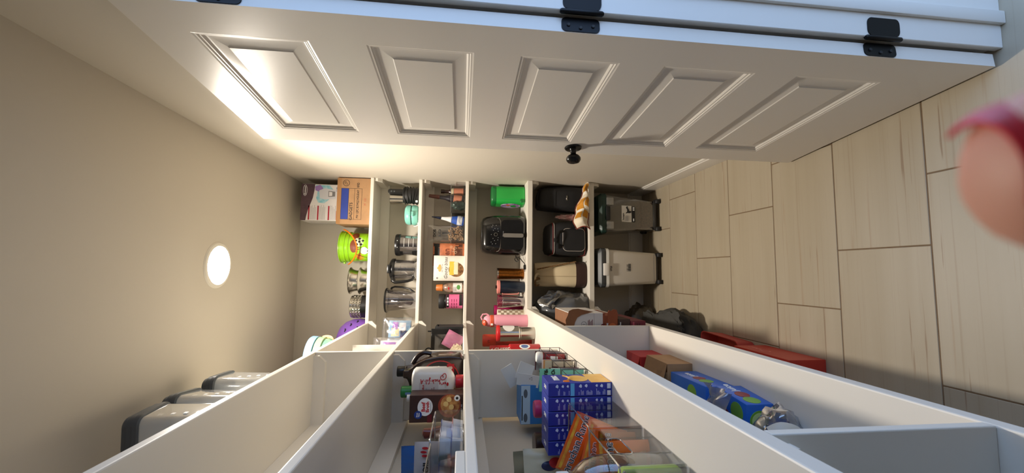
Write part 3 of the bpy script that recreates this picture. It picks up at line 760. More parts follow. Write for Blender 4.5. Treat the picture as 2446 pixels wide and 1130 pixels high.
bottle('sauce_bottle', 'slim dark sauce bottle with a brown tapered cap, leaning in the corner bin', 'bottle', (.497, 2.88, Z3+.007), [(0,0), (.026,0), (.028,.004), (.028,.085), (.022,.11), (.014,.135), (.012,.175), (0,.175)], M('ink_bottle', (34,30,36), .25), cap=([(.013,.172), (.015,.178), (.013,.215), (.011,.245), (0,.247)], BRNC), band=[(.018,.075, SALM)], tilt=(0,.10,0))
bottle('sauce_bottle', 'short sauce bottle with a salmon label beside the right wall', 'bottle', (.562, 2.92, Z3+.0035), [(0,0), (.024,0), (.026,.004), (.026,.085), (.018,.105), (.012,.115), (.012,.15), (0,.15)], DBRN, cap=([(.0135,.145), (.0145,.147), (.0145,.168), (0,.17)], DBRN), band=[(.012,.078, SALM), (.08,.1, M('tan_label', (196,176,140), .6))])
t = empty('herb_bag', (.452, 2.845, Z3+.0032), 0, 'crumpled dark green foil bag in the corner bin', 'bag')
MB().blob(crumple(.030, .030, .095, 3, .2, .25, sub=4)).obj('foil', M('dark_green_foil', (36,52,46), .25, .3, var=.5, vscale=30, c2=(90,110,100)), t, smooth=50)
# pastry bag
t = empty('piping_bag', (.348, 2.865, Z3+.0078), 0, 'blue and white piping bag with its metal tip pointing up', 'piping bag', rot=(0,.12,0))
lp = []
for z, r in ((0,.030), (.02,.034), (.05,.031), (.085,.022)): lp.append([Vector((r*math.cos(2*PI*k/18)*(1+.08*math.sin(k*2.1)), r*.8*math.sin(2*PI*k/18), z)) for k in range(18)])
MB().loft(lp).obj('bag_body', M('blue_print_film', (44,86,176), .35), t)
lp = []
for z, r in ((.084,.0225), (.12,.014), (.160,.0085)): lp.append([Vector((r*math.cos(2*PI*k/14), r*.85*math.sin(2*PI*k/14), z)) for k in range(14)])
MB().loft(lp).obj('bag_neck', WHF, t)
MB().lathe([(.0085,.155), (.0095,.158), (.0085,.175), (.003,.220), (0,.221)], 14).obj('tip', M('dark_blue_metal', (50,56,80), .3, .7), t)
MB().lathe([(.0335,.012), (.0345,.03), (.0325,.046)], 18, m=Matrix.Diagonal((1,.82,1,1))).obj('white_panel', WHF, t)
# clear bag with shaped pieces
t = empty('snack_bag', (.262, 2.875, Z3+.0035), 0, 'clear bag of tan shaped pieces with dark lettering, clipped shut', 'bag')
P = Pouch(.112, .25, .055, 15, .05, .006, .2); P.body('film_bag', clear('thin_film', (242,240,238), .2, .1, .05), t)
PAST = M('tan_pasta', (200,160,116), .6, var=.3, vscale=60)
pc = MB(); rs = random.Random(4)
for k in range(46):
    x, z, y = rs.uniform(-.04,.04), rs.uniform(.012,.10), rs.uniform(-.016,.012)
    pc.tube([(x+.010*math.cos(a), y, z+.010*math.sin(a)) for a in [i*.9+k for i in range(5)]], .0035, 5)
pc.obj('food_pieces', PAST, t)
P.text(t, INKB, 'DOS', .026, .5, .80, bold=.04); P.text(t, INKB, '& CO', .022, .5, .66, bold=.04)
b = MB(); b.box(-.005, .005, -.026, -.012, .112, .150, .002, 1); b.tube([(0,-.02,.110), (.006,-.02,.104), (.006,-.02,.096), (0,-.02,.090), (-.006,-.02,.096), (-.006,-.02,.104)], .0013, 5, closed=True); b.obj('binder_clip', BLK, t)
# orange / black coffee pouch
t = empty('coffee_pouch', (.117, 2.885, Z3), 0, 'orange pouch with black top edge and dark lettering, behind the white pouch', 'pouch')
P = Pouch(.155, .213, .05, 21, .05, .004, .6); P.body('foil', M('orange_brown_foil', (196,116,76), .4, var=.45, vscale=35, c2=(120,64,44)), t)
P.decal(t, BLKM, 0.01, .99, .79, .985, 'black_top'); P.decal(t, M('dark_choc_print', (70,38,28), .4, var=.5, vscale=40, c2=(140,90,60)), .02, .98, .06, .30)
P.text(t, BROWN, 'en', .050, .62, .56, bold=.03); P.text(t, BROWN, 'kitchen', .018, .6, .40)
b = MB()
for (u, v, r) in ((.70,.36,.010), (.80,.30,.008), (.6,.28,.008), (.85,.42,.007)): b.tube([P.P(u+r*math.cos(2*PI*k/14)/P.w, v+r*math.sin(2*PI*k/14)/P.h, -1, .001) for k in range(14)], .0011, 4, closed=True)
b.obj('spots_print', M('cream_print', (220,200,170), .6), t)
# white pouch with a round window
t = empty('snack_pouch', (.024, 2.838, Z3), 0, 'white stand-up pouch with yellow label and round window of nuts', 'pouch')
P = Pouch(.168, .203, .045, 25, .03, .003, .8); P.body('paper', M('matte_white_pouch', (222,216,204), .5), t)
P.disc(t, M('nut_window', (150,110,72), .2, var=.8, vscale=70, c2=(70,46,30)), .44, .26, .050, 'window')
P.decal(t, M('yellow_label', (232,186,66), .5), .22, .78, .33, .48, 'yellow_label', off=.0018)
P.decal(t, M('cream_label', (226,214,180), .5), .24, .76, .20, .34, 'cream_label', off=.0018)
P.text(t, GREYT, 'Gooey bites', .030, .5, .60, shear=.25)
P.disc(t, M('gold_print', (196,160,84), .4), .5, .80, .018, 'gold_emblem', sx=1.4, sz=.6); P.disc(t, MATS['gold_print'], .5, .83, .008, 'gold_emblem', sz=1.4)
P.text(t, GREYT, 'the nut co', .013, .5, .725); P.disc(t, GREYT, .10, .88, .006, 'seal_print')
# jar with orange cap
t = empty('spice_jar', (-.108, 2.872, Z3), 0, 'glass jar with orange cap and white label, beside the white pouch', 'jar')
JP = [(0,0), (.030,0), (.033,.004), (.033,.105), (.027,.122), (.021,.130), (.021,.142), (0,.142)]
MB().lathe(JP, 28).obj('glass', M('jar_contents', (170,140,120), .2, var=.7, vscale=50, c2=(70,40,36)), t)
MB().lathe([(.0225,.140), (.024,.142), (.021,.182), (.019,.185), (0,.186)], 24).obj('cap', M('orange_cap', (198,114,50), .45), t)
RJ = prof_r([(.033,.004), (.033,.105), (.027,.122)])
cyl_band(t, M('white_label', (226,222,214), .5), RJ, -1.4, 1.4, .012, .072); cyl_decal(t, M('leaf_green_print', (84,140,70), .5), RJ, .15, .035, circ(.012, 12, sx=1.4), off=.0015); cyl_decal(t, INKR, RJ, -.1, .10, circ(.010, 12, sz=.5), off=.0012)
lines_ = MB()
for k in range(4): lines_.grid(lambda u, v, k=k: (.0345*math.sin(-.6+.8*u), -.0345*math.cos(-.6+.8*u), .050+.006*k+.0012*v), 6, 1)
lines_.obj('fine_print', INKB, t)
# supplement jar
t = empty('supplement_jar', (-.198, 2.86, Z3), 0, 'round black supplement jar with a pink wraparound label', 'jar')
MB().lathe([(0,0), (.044,0), (.048,.004), (.048,.118), (.044,.126), (.040,.127), (0,.127)], 36).obj('body', BLK, t)
MB().lathe([(0,.126), (.0475,.126), (.049,.129), (.049,.160), (.046,.164), (0,.165)], 36).obj('cap', BLKM, t)
RS = lambda z: .048
PINKL = M('pink_label', (222,104,150), .45)
cyl_band(t, PINKL, RS, -1.9, 1.3, .006, .112); cyl_band(t, M('dark_label', (34,28,32), .45), RS, -.55, 1.25, .007, .028, off=.0013); cyl_band(t, MATS['dark_label'], RS, -.9, 1.25, .096, .1115, off=.0013)
b = MB()
for k in range(9): b.grid(lambda u, v, k=k: (.0496*math.sin(-1.0+.5*(k % 3)+.36*u), -.0496*math.cos(-1.0+.5*(k % 3)+.36*u), .044+.016*(k//3)+.0028*v), 4, 1)
b.obj('fine_print', M('wine_print', (110,30,60), .5), t)
b = MB()
for k in range(3): b.grid(lambda u, v, k=k: (.0498*math.sin(-.55+.42*k+.3*u), -.0498*math.cos(-.55+.42*k+.3*u), .099+.009*v), 4, 1)
b.obj('white_lettering', INKW, t); tag(t.children[-1], kind='stuff')
# black caddy
t = empty('black_caddy', (-.415, 2.62, Z3), .05, 'black caddy with a ring handle on the left arm of the eye-level shelf', 'caddy')
b = MB(); b.box(-.075, .085, -.10, .10, 0, .004); 
for a in ((-.075,-.071,-.10,.10), (.081,.085,-.10,.10), (-.071,.081,-.10,-.096), (-.071,.081,.096,.10)): b.box(*a, .004, .165, .001, 1)
b.obj('box', BLKM, t)
MB().box(-.085, .075, -.106, -.1005, 0, .185, .002, 1).obj('front_plate', BLK, t)
MB().tube([(-.055+.020*math.cos(a), -.112, .197+.020*math.sin(a)) for a in [2*PI*k/20 for k in range(20)]], .004, 7, closed=True).obj('ring_handle', BLK, t)
MB().lathe([(0,0), (.006,0), (.007,.010), (0,.012)], 12, m=T(.085, -.05, .150) @ RY(PI/2)).obj('knob', BLK, t); MB().lathe([(0,0), (.004,0), (.004,.020), (0,.021)], 10, m=T(.06, -.103, .185)).obj('pin', BLK, t)
# clear bag with odds and ends, in front of the caddy
t = empty('zip_bag', (-.430, 2.36, Z3), .05, 'clear zip bag with pink packet, cream pieces and blue clip, before the black caddy', 'bag')
P = Pouch(.17, .155, .06, 31, .04, .008, .5); P.body('film_bag', CLEARBAG, t)
q = Pouch(.09, .10, .018, 33, .05, .002); o_ = q.body('pink_packet', M('pink_film', (178,108,136), .35), t); o_.location = (.025, .004, .01); o_.rotation_euler = (0, .5, 0)
MB().blob(crumple(.045, .018, .075, 8, .25, .25, sub=3), m=T(-.02, -.012, .004)).obj('cream_pieces', M('cream_paper', (214,196,160), .6, var=.4, vscale=40), t)
MB().tube([(-.055,-.02,.135), (-.045,-.022,.115), (-.04,-.022,.09), (-.05,-.02,.07)], .005, 8, flat=.5).obj('blue_clip', M('blue_clip_plastic', (60,110,190), .4), t)
# ================================================================== counter-height shelf, back arm
Z4 = ZS[3]
# --- green tub of laundry pods
t = empty('laundry_tub', (.528, 2.862, Z4), .12, 'bright green plastic tub with dark green lid and colourful round label', 'tub')
GREEN = M('green_plastic', (40,168,70), .3, coat=.2); DGREEN = M('dark_green_plastic', (22,110,52), .35)
lp = []
for z, kx, ky in ((0,.92,.92), (.006,1,1), (.05,1.02,1.02), (.12,.985,.985), (.185,1.0,1.0), (.2,.97,.97)): lp.append([Vector((u*kx, v*ky, z)) for u, v in rr(.128, .135, .035, 6)])
MB().loft(lp).obj('body', GREEN, t)
lp = []
for z, k in ((.196,.93), (.2,.985), (.224,.985), (.232,.9), (.234,.5)): lp.append([Vector((u*k, v*k, z)) for u, v in rr(.128, .135, .035, 6)])
MB().loft(lp).obj('lid', DGREEN, t)
MULTI = M('label_print', (120,60,150), .4, var=1., vscale=38, c2=(226,214,226))
b = MB(); b.loft([[Vector((x, v*.9, .095+w_)) for v, w_ in circ(.055, 28, sz=1.25)] for x in (-.0662, -.0632)]); b.obj('round_label', MULTI, t)
b = MB(); b.loft([[Vector((x, -.02+v, .115+w_)) for v, w_ in circ(.014, 16)] for x in (-.0668, -.0640)]); b.obj('orange_seal', ORG, t)
b = MB(); b.loft([[Vector((x, .005+v, .075+w_)) for v, w_ in circ(.020, 16, sx=1.3)] for x in (-.0667, -.0640)]); b.obj('leaf_print', GREEN, t)
MB().box(-.060, -.034, -.0725, -.068, .01, .034, .002, 1).obj('latch', DGREEN, t)
# --- air fryer
t = empty('air_fryer', (.250, 2.845, Z4), -.02, 'glossy black air fryer with silver handle strip and round dial', 'air fryer')
FRY = M('gloss_black', (11,11,12), .16, coat=.5)
lp = []
for z, k, r in ((.006,.90,.05), (.014,.955,.055), (.05,1.,.06), (.13,1.01,.062), (.21,.98,.064), (.262,.92,.066), (.288,.84,.07), (.297,.70,.07), (.299,.3,.03)): lp.append([Vector((u*k, v*k, z)) for u, v in rr(.268, .262, r, 8)])
MB().loft(lp).obj('body', FRY, t, smooth=50)
for sx in (-1, 1):
    for sy in (-1, 1): MB().lathe([(0,0), (.012,0), (.013,.008), (0,.010)], 12, m=T(sx*.085, sy*.08, 0)).obj('foot', BLKM, t)
# basket front and trim
b = MB(); b.loft([[Vector((u, -.1315 + y, v)) for u, v in rr(.196, .150, .03, 6, 0, .098)] for y in (-.004, .004)]); b.obj('basket_front', M('gloss_black_basket', (16,16,17), .2, coat=.3), t)
trim = [(-.112,.20), (-.108,.186), (-.09,.176), (-.05,.1715), (0,.170), (.05,.1715), (.09,.176), (.108,.186), (.112,.20)]
MB().tube([(u, -.130-.0035*(1-(u/.12)**2), v) for u, v in trim], .0022, 6).obj('chrome_trim', STEEL, t)
hb = MB(); hb.loft([[Vector((u, y, v)) for u, v in rr(.026, .132, .010, 4, -.005, .092)] for y in (-.158, -.152, -.140)]); hb.obj('handle', M('satin_silver', (186,180,170), .3, .8), t)
MB().box(-.010, .002, -.145, -.130, .06, .12).obj('handle_post', BLK, t)
b = MB(); b.tube([(.0+.0105*math.cos(a), -.1345, .206+.0105*math.sin(a)) for a in [2*PI*k/22 for k in range(22)]], .0016, 6, closed=True); b.obj('dial_ring', STEEL, t)
b = MB()
for u, v in ((-.062,.228), (-.05,.236), (-.04,.214), (-.026,.224), (.028,.222), (.04,.212), (.05,.232), (.062,.226), (-.06,.206), (.06,.204), (-.02,.19), (.022,.19), (0,.236), (-.035,.192), (.038,.193)): b.lathe([(0,0), (.0015,0), (0,.0006)], 8, m=T(u, -.1300+.10*max(0, v-.225)*.6, v) @ RX(PI/2))
b.obj('panel_icons', INKW, t)
tip = MB(); tip.lathe([(.110,.2935), (.1135,.2955), (.110,.298)], 40, m=Matrix.Diagonal((.86,.84,1,1))); tip.obj('top_ring', GREYP, t)
text('Ninova', .012, M('silver_print', (170,170,170), .3, .5), t, (.005, -.1365, .158), FY)
cord = [(-.12,.03,.06), (-.150,-.01,.050), (-.168,-.06,.045), (-.175,-.09,.060), (-.160,-.105,.075), (-.147,-.10,.060), (-.155,-.085,.035), (-.172,-.075,.02), (-.185,-.085,.008), (-.200,-.105,.006)]
def smooth_path(P, k=5):
    P = [Vector(p) for p in P]; out = []
    for i in range(len(P)-1):
        p0, p1, p2, p3 = P[max(i-1,0)], P[i], P[i+1], P[min(i+2,len(P)-1)]
        for j in range(k):
            t_ = j/k; out.append(.5*((2*p1)+(p2-p0)*t_+(2*p0-5*p1+4*p2-p3)*t_*t_+(3*p1-p0-3*p2+p3)*t_**3))
    return out + [P[-1]]
MB().tube(smooth_path(cord), .0031, 7).obj('power_cord', BLK, t)
b = MB(); b.box(-.030, 0, -.011, .011, -.008, .008, .004, 2); b.box(-.045, -.030, -.007, -.004, -.001, .001); b.box(-.045, -.030, .004, .007, -.001, .001)
pl = b.obj('plug', BLK, t, loc=(-.198, -.104, .008), rot=(0,0,.35))
# --- tumblers
def tumbler(name, label, loc, prof, mat, lid=None, group='tumblers on the counter-height shelf', n=36, rz=0.):
    t = empty(name, loc, rz, label, 'tumbler', group); MB().lathe(prof, n).obj('body', mat, t)
    if lid: MB().lathe(lid[0], n).obj('lid', lid[1], t)
    return t
AMB = M('hammered_bronze', (150,92,36), .22, .9, var=.4, vscale=60, c2=(84,44,18), bump=.5, bscale=120)
t = tumbler('tumbler', 'hammered bronze tumbler with a dark rim, nearest the air fryer cord', (-.009, 2.842, Z4), [(0,0), (.033,0), (.0355,.003), (.0385,.165), (.0385,.176), (.036,.176), (0,.17)], AMB, ([(.0375,.174), (.0395,.175), (.0395,.184), (.036,.187), (0,.186)], STEEL))
t = tumbler('tumbler', 'navy tumbler with coral lid, second from the air fryer cord', (-.098, 2.80, Z4), [(0,0), (.034,0), (.037,.004), (.043,.13), (.0435,.168), (.041,.17), (0,.168)], M('navy_metal', (34,44,60), .35, .4, var=.3, vscale=50), ([(.0425,.166), (.0455,.168), (.0455,.183), (.042,.186), (0,.186)], M('coral_plastic', (222,138,128), .4)))
MB().lathe([(0,.185), (.010,.185), (.011,.197), (0,.199)], 14).obj('lid_stopper', BLK, t)
MB().tube([(-.040,-.012,.150), (-.046,-.016,.150), (-.0475,-.017,.10), (-.045,-.015,.045), (-.037,-.012,.04)], .004, 8).obj('side_strip', MATS['coral_plastic'], t)
# clear cups nested
PKC = clear('pink_clear_plastic', (236,150,190), .4, .08, .12, (220,90,150))
for k in range(3):
    t = empty('plastic_cup', (-.193, 2.80, Z4 + .014*k), 0, ('outermost', 'middle', 'innermost')[k] + ' of three nested clear pink plastic cups', 'cup', 'nested clear pink cups')
    MB().lathe([(0,.001), (.030,.001), (.032,.003), (.0455-.0002*k,.148), (.0475,.150), (.0475,.153), (.045,.152), (.031,.006), (0,.004)], 30).obj('cup', PKC if k else CLCUP, t)
t = tumbler('tumbler', 'magenta tumbler behind the checkered one', (-.262, 2.905, Z4), [(0,0), (.030,0), (.032,.003), (.036,.195), (.034,.197), (0,.19)], M('magenta_plastic', (176,28,96), .35))
# checkered tumbler
t = tumbler('tumbler', 'cream and tan checkered tumbler', (-.2815, 2.822, Z4), [(0,0), (.029,0), (.031,.003), (.0335,.178), (.032,.180), (0,.176)], M('cream_enamel', (226,216,194), .4))
RC = prof_r([(.031,.003), (.0335,.178)])
tan = M('tan_checker', (158,140,116), .5)
for r in range(9):
    for c in range(7):
        if (r+c) % 2: continue
        a0 = -1.6+.5*c; cyl_band(t, tan, RC, a0, a0+.5, .006+.019*r, .006+.019*(r+1), 'checker', n=2, nz=1)
# --- pink bottle
t = empty('water_bottle', (-.309, 2.672, Z4), .3, 'tall pastel pink water bottle with orange spout lid', 'bottle')
PINKB = M('pastel_pink_coat', (232,160,176), .45)
MB().lathe([(0,0), (.037,0), (.0395,.003), (.0395,.20), (.037,.214), (.034,.219), (0,.219)], 36).obj('body', PINKB, t)
MB().lathe([(.036,.216), (.0385,.218), (.0385,.236), (.034,.240), (0,.24)], 36).obj('collar', M('orange_red_plastic', (216,92,62), .4), t)
b = MB(); b.lathe([(0,.238), (.0345,.238), (.036,.246), (.034,.262), (.024,.276), (.010,.281), (0,.282)], 32); b.obj('lid', PINKB, t)
b = MB(); b.lathe([(0,0), (.017,0), (.020,.006), (.018,.020), (.008,.028), (0,.029)], 24, m=T(-.010, -.012, .262) @ RX(.5) @ RY(-.3)); b.obj('spout_cover', MATS['orange_red_plastic'], t)
MB().tube([(.034,-.01,.245), (.043,-.012,.262), (.040,-.012,.285), (.022,-.010,.296), (.005,-.008,.288)], .005, 8).obj('carry_loop', PINKB, t)
b = MB(); b.box(-.034, -.022, -.036, -.028, .222, .236, .001, 1); b.obj('lock_clip', WHT, t)
# --- steel tumbler
t = empty('steel_tumbler', (-.3485, 2.40, Z4), 0, 'brushed steel tumbler with red lid and white sticker', 'tumbler')
TP = [(0,0), (.034,0), (.036,.003), (.0365,.082), (.0385,.088), (.0425,.094), (.0445,.20), (.0455,.205), (.043,.206), (0,.2)]
MB().lathe(TP, 40).obj('body', STEEL, t, smooth=30)
MB().lathe([(.044,.200), (.0475,.202), (.0475,.214), (.044,.219), (0,.219)], 40).obj('lid', RED, t)
RTm = prof_r([(.036,.003), (.0365,.082), (.0385,.088), (.0425,.094), (.0445,.20)])
cyl_decal(t, WHT, RTm, 1.15, .152, circ(.034, 26), 'sticker')
MB().lathe([(.0375,.080), (.0392,.083), (.0385,.088)], 40).obj('step_ring', STEEL, t)
# --- red bottle + team tumbler
t = empty('water_bottle', (-.405, 2.515, Z4), 0, 'orange red bottle standing behind the steel tumbler', 'bottle')
MB().lathe([(0,0), (.034,0), (.036,.004), (.036,.205), (.033,.215), (0,.216)], 32).obj('body', M('brick_red_coat', (170,48,36), .4), t)
MB().lathe([(0,.215), (.034,.215), (.036,.219), (.036,.285), (.033,.292), (0,.294)], 32).obj('cap', M('orange_red_lid', (196,62,40), .45), t)
b = MB(); b.tube([(-.005,-.0365,.250), (-.005,-.037,.262), (.006,-.037,.262), (.006,-.037,.252)], .0012, 5); b.obj('cap_emblem', BLK, t)
t = empty('team_tumbler', (-.425, 2.235, Z4), 0, 'red team tumbler with sideways white lettering, half hidden by the divider', 'tumbler')
MB().lathe([(0,0), (.041,0), (.044,.004), (.046,.16), (.0385,.168), (.0385,.262), (.036,.268), (0,.27)], 40).obj('body', M('team_red', (178,26,34), .38), t)
RR_ = lambda z: .046
b = text('CHIEFS', .026, M('white_lettering_print', (226,214,206), .5), t, (0,0,0), (0,0,0), ex=0, bold=.03)
bm_ = bmesh.new(); bm_.from_mesh(b.data); bmesh.ops.triangulate(bm_, faces=bm_.faces[:])
for v in bm_.verts:
    a = .62 + v.co.y/.039; z = .205 - v.co.x; r = .0395 if z > .166 else .0468; v.co = Vector((r*math.sin(a), -r*math.cos(a), z))
bm_.to_mesh(b.data); bm_.free()
cyl_decal(t, WHT, lambda z: .0385, .62, .258, [(0,.006), (.010,-.006), (.003,-.003), (-.003,-.003), (-.010,-.006)], 'arrow_emblem', off=.0012, rings=2)
cyl_decal(t, WHT, lambda z: .0455, .95, .085, circ(.018, 20, sz=1.6), 'crest', off=.0016); cyl_decal(t, M('crest_blue', (90,110,160), .5), lambda z: .0455, .95, .085, circ(.012, 20, sz=1.6), 'crest_core', off=.002)
# ================================================================== lowest shelf, back arm
Z5 = ZS[4]
NYL = M('black_nylon', (20,20,22), .7, bump=.35, bscale=300, var=.4, vscale=12, c2=(34,34,37)); NYL2 = M('black_webbing', (15,15,16), .8)
def soft_box(w, d, h, seed, amp=.006, r=.045, taper=.92, n=7):
    lp = []
    for z, k in ((0,.90), (.012,.98), (h*.3,1.02), (h*.6,1.), (h*.85,taper), (h*.95,taper*.92), (h,taper*.7)):
        L_ = []
        for i, (u, v) in enumerate(rr(w, d, r, n)):
            q = Vector((u*k, v*k, z)); o_ = amp*mnoise.noise(Vector((u*14+seed, v*14, z*11))); L_.append(Vector((q.x*(1+o_*6), q.y*(1+o_*6), z + (o_*1.5 if z > .02 else 0))))
        lp.append(L_)
    b = MB(); b.loft(lp); return b
t = empty('lunch_bag', (.516, 2.862, Z5), -.05, 'plain black lunch bag with a small metal tag, beside the right wall', 'bag')
soft_box(.165, .225, .325, 2, .008).obj('body', NYL, t, smooth=60)
MB().box(-.014, .018, -.1195, -.1165, .135, .144, .001, 1).obj('metal_tag', STEEL, t)
MB().tube(smooth_path([(-.07,-.06,.29), (-.05,-.07,.325), (0,-.07,.338), (.05,-.07,.325), (.07,-.06,.29)]), .007, 8, flat=.4).obj('strap', NYL2, t)
MB().tube([(x, -.116-.001*math.sin(x*40), .225) for x in [-.06+.012*k for k in range(11)]], .0015, 5).obj('zipper', NYL2, t)
# second lunch bag with piping
t = empty('cooler_bag', (.232, 2.842, Z5), .03, 'black insulated bag with white and red piping and a front pocket', 'bag')
soft_box(.228, .215, .272, 6, .006, .04, .93).obj('body', NYL, t, smooth=60)
PIPEW = M('white_piping', (196,188,180), .6); PIPER = M('red_piping', (130,40,36), .6)
MB().loft([[Vector((u, y, v)) for u, v in rr(.150*k, .150*k, .03, 5, -.012, .098)] for y, k in ((-.100,1.), (-.122,1.), (-.130,.93))]).obj('front_pocket', NYL, t)
MB().tube([(u, -.1235, v) for u, v in rr(.152, .152, .03, 5, -.012, .098)], .0018, 6, closed=True).obj('piping', PIPEW, t)
MB().tube([(u*1.0, v*1.0, .236) for u, v in rr(.214, .202, .038, 6)], .0022, 6, closed=True).obj('piping', PIPER, t)
MB().tube([(u*1.0, v*1.0, .228) for u, v in rr(.218, .206, .038, 6)], .0018, 6, closed=True).obj('piping', PIPEW, t)
MB().tube([(u*1.005, v*1.005, .018) for u, v in rr(.226, .213, .038, 6)], .0022, 6, closed=True).obj('piping', PIPER, t)
for s in (-1, 1):
    MB().tube(smooth_path([(-.055, -.118, .170), (-.058+.01*s, -.135, .205), (-.02, -.15-.004*s, .222+.012*s), (.03, -.148, .205), (.045, -.125, .168)]), .009, 8, flat=.3).obj('handle', NYL2, t)
MB().tube([(.06, -.131, .130), (.062, -.140, .105), (.056, -.142, .085)], .003, 6).obj('zip_pull', BLK, t)
# printed cloth hanging over the edge
t = empty('printed_cloth', (.405, 2.695, Z5), 0, 'folded cloth printed with amber beer glasses and brown edging, between the black bags', 'cloth')
CLOTH = M('cream_cotton', (226,214,192), .85, bump=.2, bscale=300)
def clothP(u, v, off=0.):
    # u: 0 at the right wall side .. 1 towards the second bag, v: 0 low .. 1 high
    x = .185 - .30*u + .02*math.sin(v*3); z = .002 + (.028+.10*u - .06*max(0, u-.75)*3)*v + .008*u
    y = -.020 - .035*math.sin(v*PI)*(.5+.5*u) + .012*math.sin(u*11+v*2) + .008*math.sin(u*23-v*5) + .02*v
    return Vector((x, y-off, z + .006*math.sin(u*17)))
MB().grid(lambda u, v: clothP(u, v), 40, 10, thick=.0025).obj('cloth', CLOTH, t, smooth=70)
AMBER = M('amber_print', (206,140,30), .7, var=.3, vscale=40, c2=(150,92,22)); FOAM = M('foam_print', (240,234,220), .8)
for (u0, u1, v0, v1, m_) in ((.02,.20,.10,.45, AMBER), (.02,.20,.55,.92, AMBER), (.34,.52,.06,.40, AMBER), (.36,.60,.5,.92, AMBER), (.62,.78,.10,.45, AMBER), (.64,.80,.55,.9, AMBER)):
    MB().grid(lambda u, v: clothP(u0+(u1-u0)*(u if True else 0), v0+(v1-v0)*v, .0028), 8, 5).obj('glass_print', m_, t, smooth=70)
for (u0, u1, v0, v1) in ((.20,.27,.08,.47), (.20,.27,.53,.94), (.28,.34,.04,.42), (.60,.66,.48,.94)):
    MB().grid(lambda u, v: clothP(u0+(u1-u0)*u, v0+(v1-v0)*v, .0032), 6, 5).obj('foam_print', FOAM, t, smooth=70)
EDGE = M('russet_binding', (122,52,34), .8)
MB().tube([clothP(.62+.38*k/14, .02, .001) for k in range(15)] + [clothP(1, k/8, .001) for k in range(1, 9)] + [clothP(1-.38*k/14, 1, .001) for k in range(1, 15)], .0035, 6).obj('binding', EDGE, t)
MB().tube([clothP(k/16, 1, .001) for k in range(11)], .0028, 6).obj('binding', EDGE, t)
# pink crumpled packet
t = empty('pink_packet', (.390, 2.84, Z5), 0, 'crumpled pink and white packet between the two black bags', 'packet')
MB().blob(crumple(.022, .035, .185, 21, .25, .25)).obj('film', M('pink_white_film', (222,150,150), .4, var=1., vscale=25, c2=(236,214,208)), t, smooth=50)
# --- canvas tote
t = empty('canvas_tote', (-.012, 2.842, Z5), .02, 'cream canvas tote with brown base and leopard trim, handles gathered up', 'tote bag')
CANV = M('cream_canvas', (206,188,154), .9, bump=.3, bscale=400, var=.15, vscale=10); BRNF = M('dark_brown_fabric', (58,34,28), .8)
def tote_loop(z, w, d, k=0.):
    L_ = []
    for i in range(36):
        a = 2*PI*i/36; c, s = math.cos(a), math.sin(a); f = 1+k*.10*math.sin(a*5+z*9)+k*.05*math.sin(a*9-z*20)
        L_.append(Vector((w/2*abs(c)**.55*(1 if c > 0 else -1)*f, d/2*abs(s)**.55*(1 if s > 0 else -1)*f, z)))
    return L_
MB().loft([tote_loop(0,.150,.200), tote_loop(.012,.172,.215), tote_loop(.06,.180,.222), tote_loop(.078,.178,.220)]).obj('base', BRNF, t, smooth=60)
MB().loft([tote_loop(.0775,.177,.219), tote_loop(.12,.172,.21,.2), tote_loop(.20,.168,.185,.3), tote_loop(.27,.164,.135,.45), tote_loop(.32,.158,.075,.5), tote_loop(.345,.150,.045,.5)]).obj('body', CANV, t, smooth=60)
LEO = M('leopard_trim', (150,110,64), .8, var=1., vscale=130, c2=(24,18,14))
b = MB(); b.tube([(.035+.052*k/8, -.092-.020*k/8 if k > 0 else -.055, .335-.255*k/8) for k in range(9)], .006, 6, flat=.5); b.obj('leopard_strip', LEO, t)
MB().tube([(-.002, -.098 - .012*(1-k/8), .08+.25*k/8) if False else (-.012, -.112+.060*(k/8)**1.6, .08+.255*k/8) for k in range(9)], .0012, 5).obj('seam', M('tan_seam', (150,128,96), .9), t)
for (cx_, m_) in ((-.022, CANV), (-.050, LEO)):
    MB().tube(smooth_path([(cx_-.022,-.03,.320), (cx_-.026,-.060,.345), (cx_,-.075,.352), (cx_+.024,-.060,.335), (cx_+.020,-.035,.310)]), .008, 8, flat=.45).obj('handle', m_, t)
# --- grey refuse bag
t = empty('refuse_bag', (-.245, 2.80, Z5), 0, 'stuffed dark grey plastic bag in the corner of the lowest shelf', 'bag')
FILM = M('grey_poly_film', (88,90,94), .25, var=.35, vscale=9, c2=(60,62,66), coat=.3, bump=1., bscale=22, stretch=(1,1,.35))
MB().blob(crumple(.128, .17, .35, 44, .16, .07, sub=5)).obj('bag', FILM, t, smooth=35)
b = MB(); b.grid(lambda u, v: (.02+.10*u+.01*math.sin(v*9), -.13-.03*math.sin(u*4+v*3), .22+.10*v+.03*math.sin(u*5)), 10, 8, thick=.0008); b.obj('loose_flap', clear('grey_flap_film', (120,122,126), .5, .15, .5, (110,112,116)), t, smooth=50)
# --- torn cartons on the left arm
SLV = M('white_carton_print', (212,206,200), .5); RUST = M('rust_carton_print', (150,72,38), .5, var=.5, vscale=25, c2=(96,44,26)); MAROON = M('maroon_print', (104,22,30), .45); WINE = M('wine_box_print', (112,22,42), .4)
def torn(b, x0, x1, y, z0, z1, seed, n=16, th=.0012, amp=.02):
    rs = random.Random(seed); top = [(x0+(x1-x0)*k/n, z1 + amp*(rs.random()-.5) + amp*.7*math.sin(k*.9+seed)) for k in range(n+1)]
    b.prism([(x0, z0)] + [(x1, z0)] + top[::-1], y, y+th)
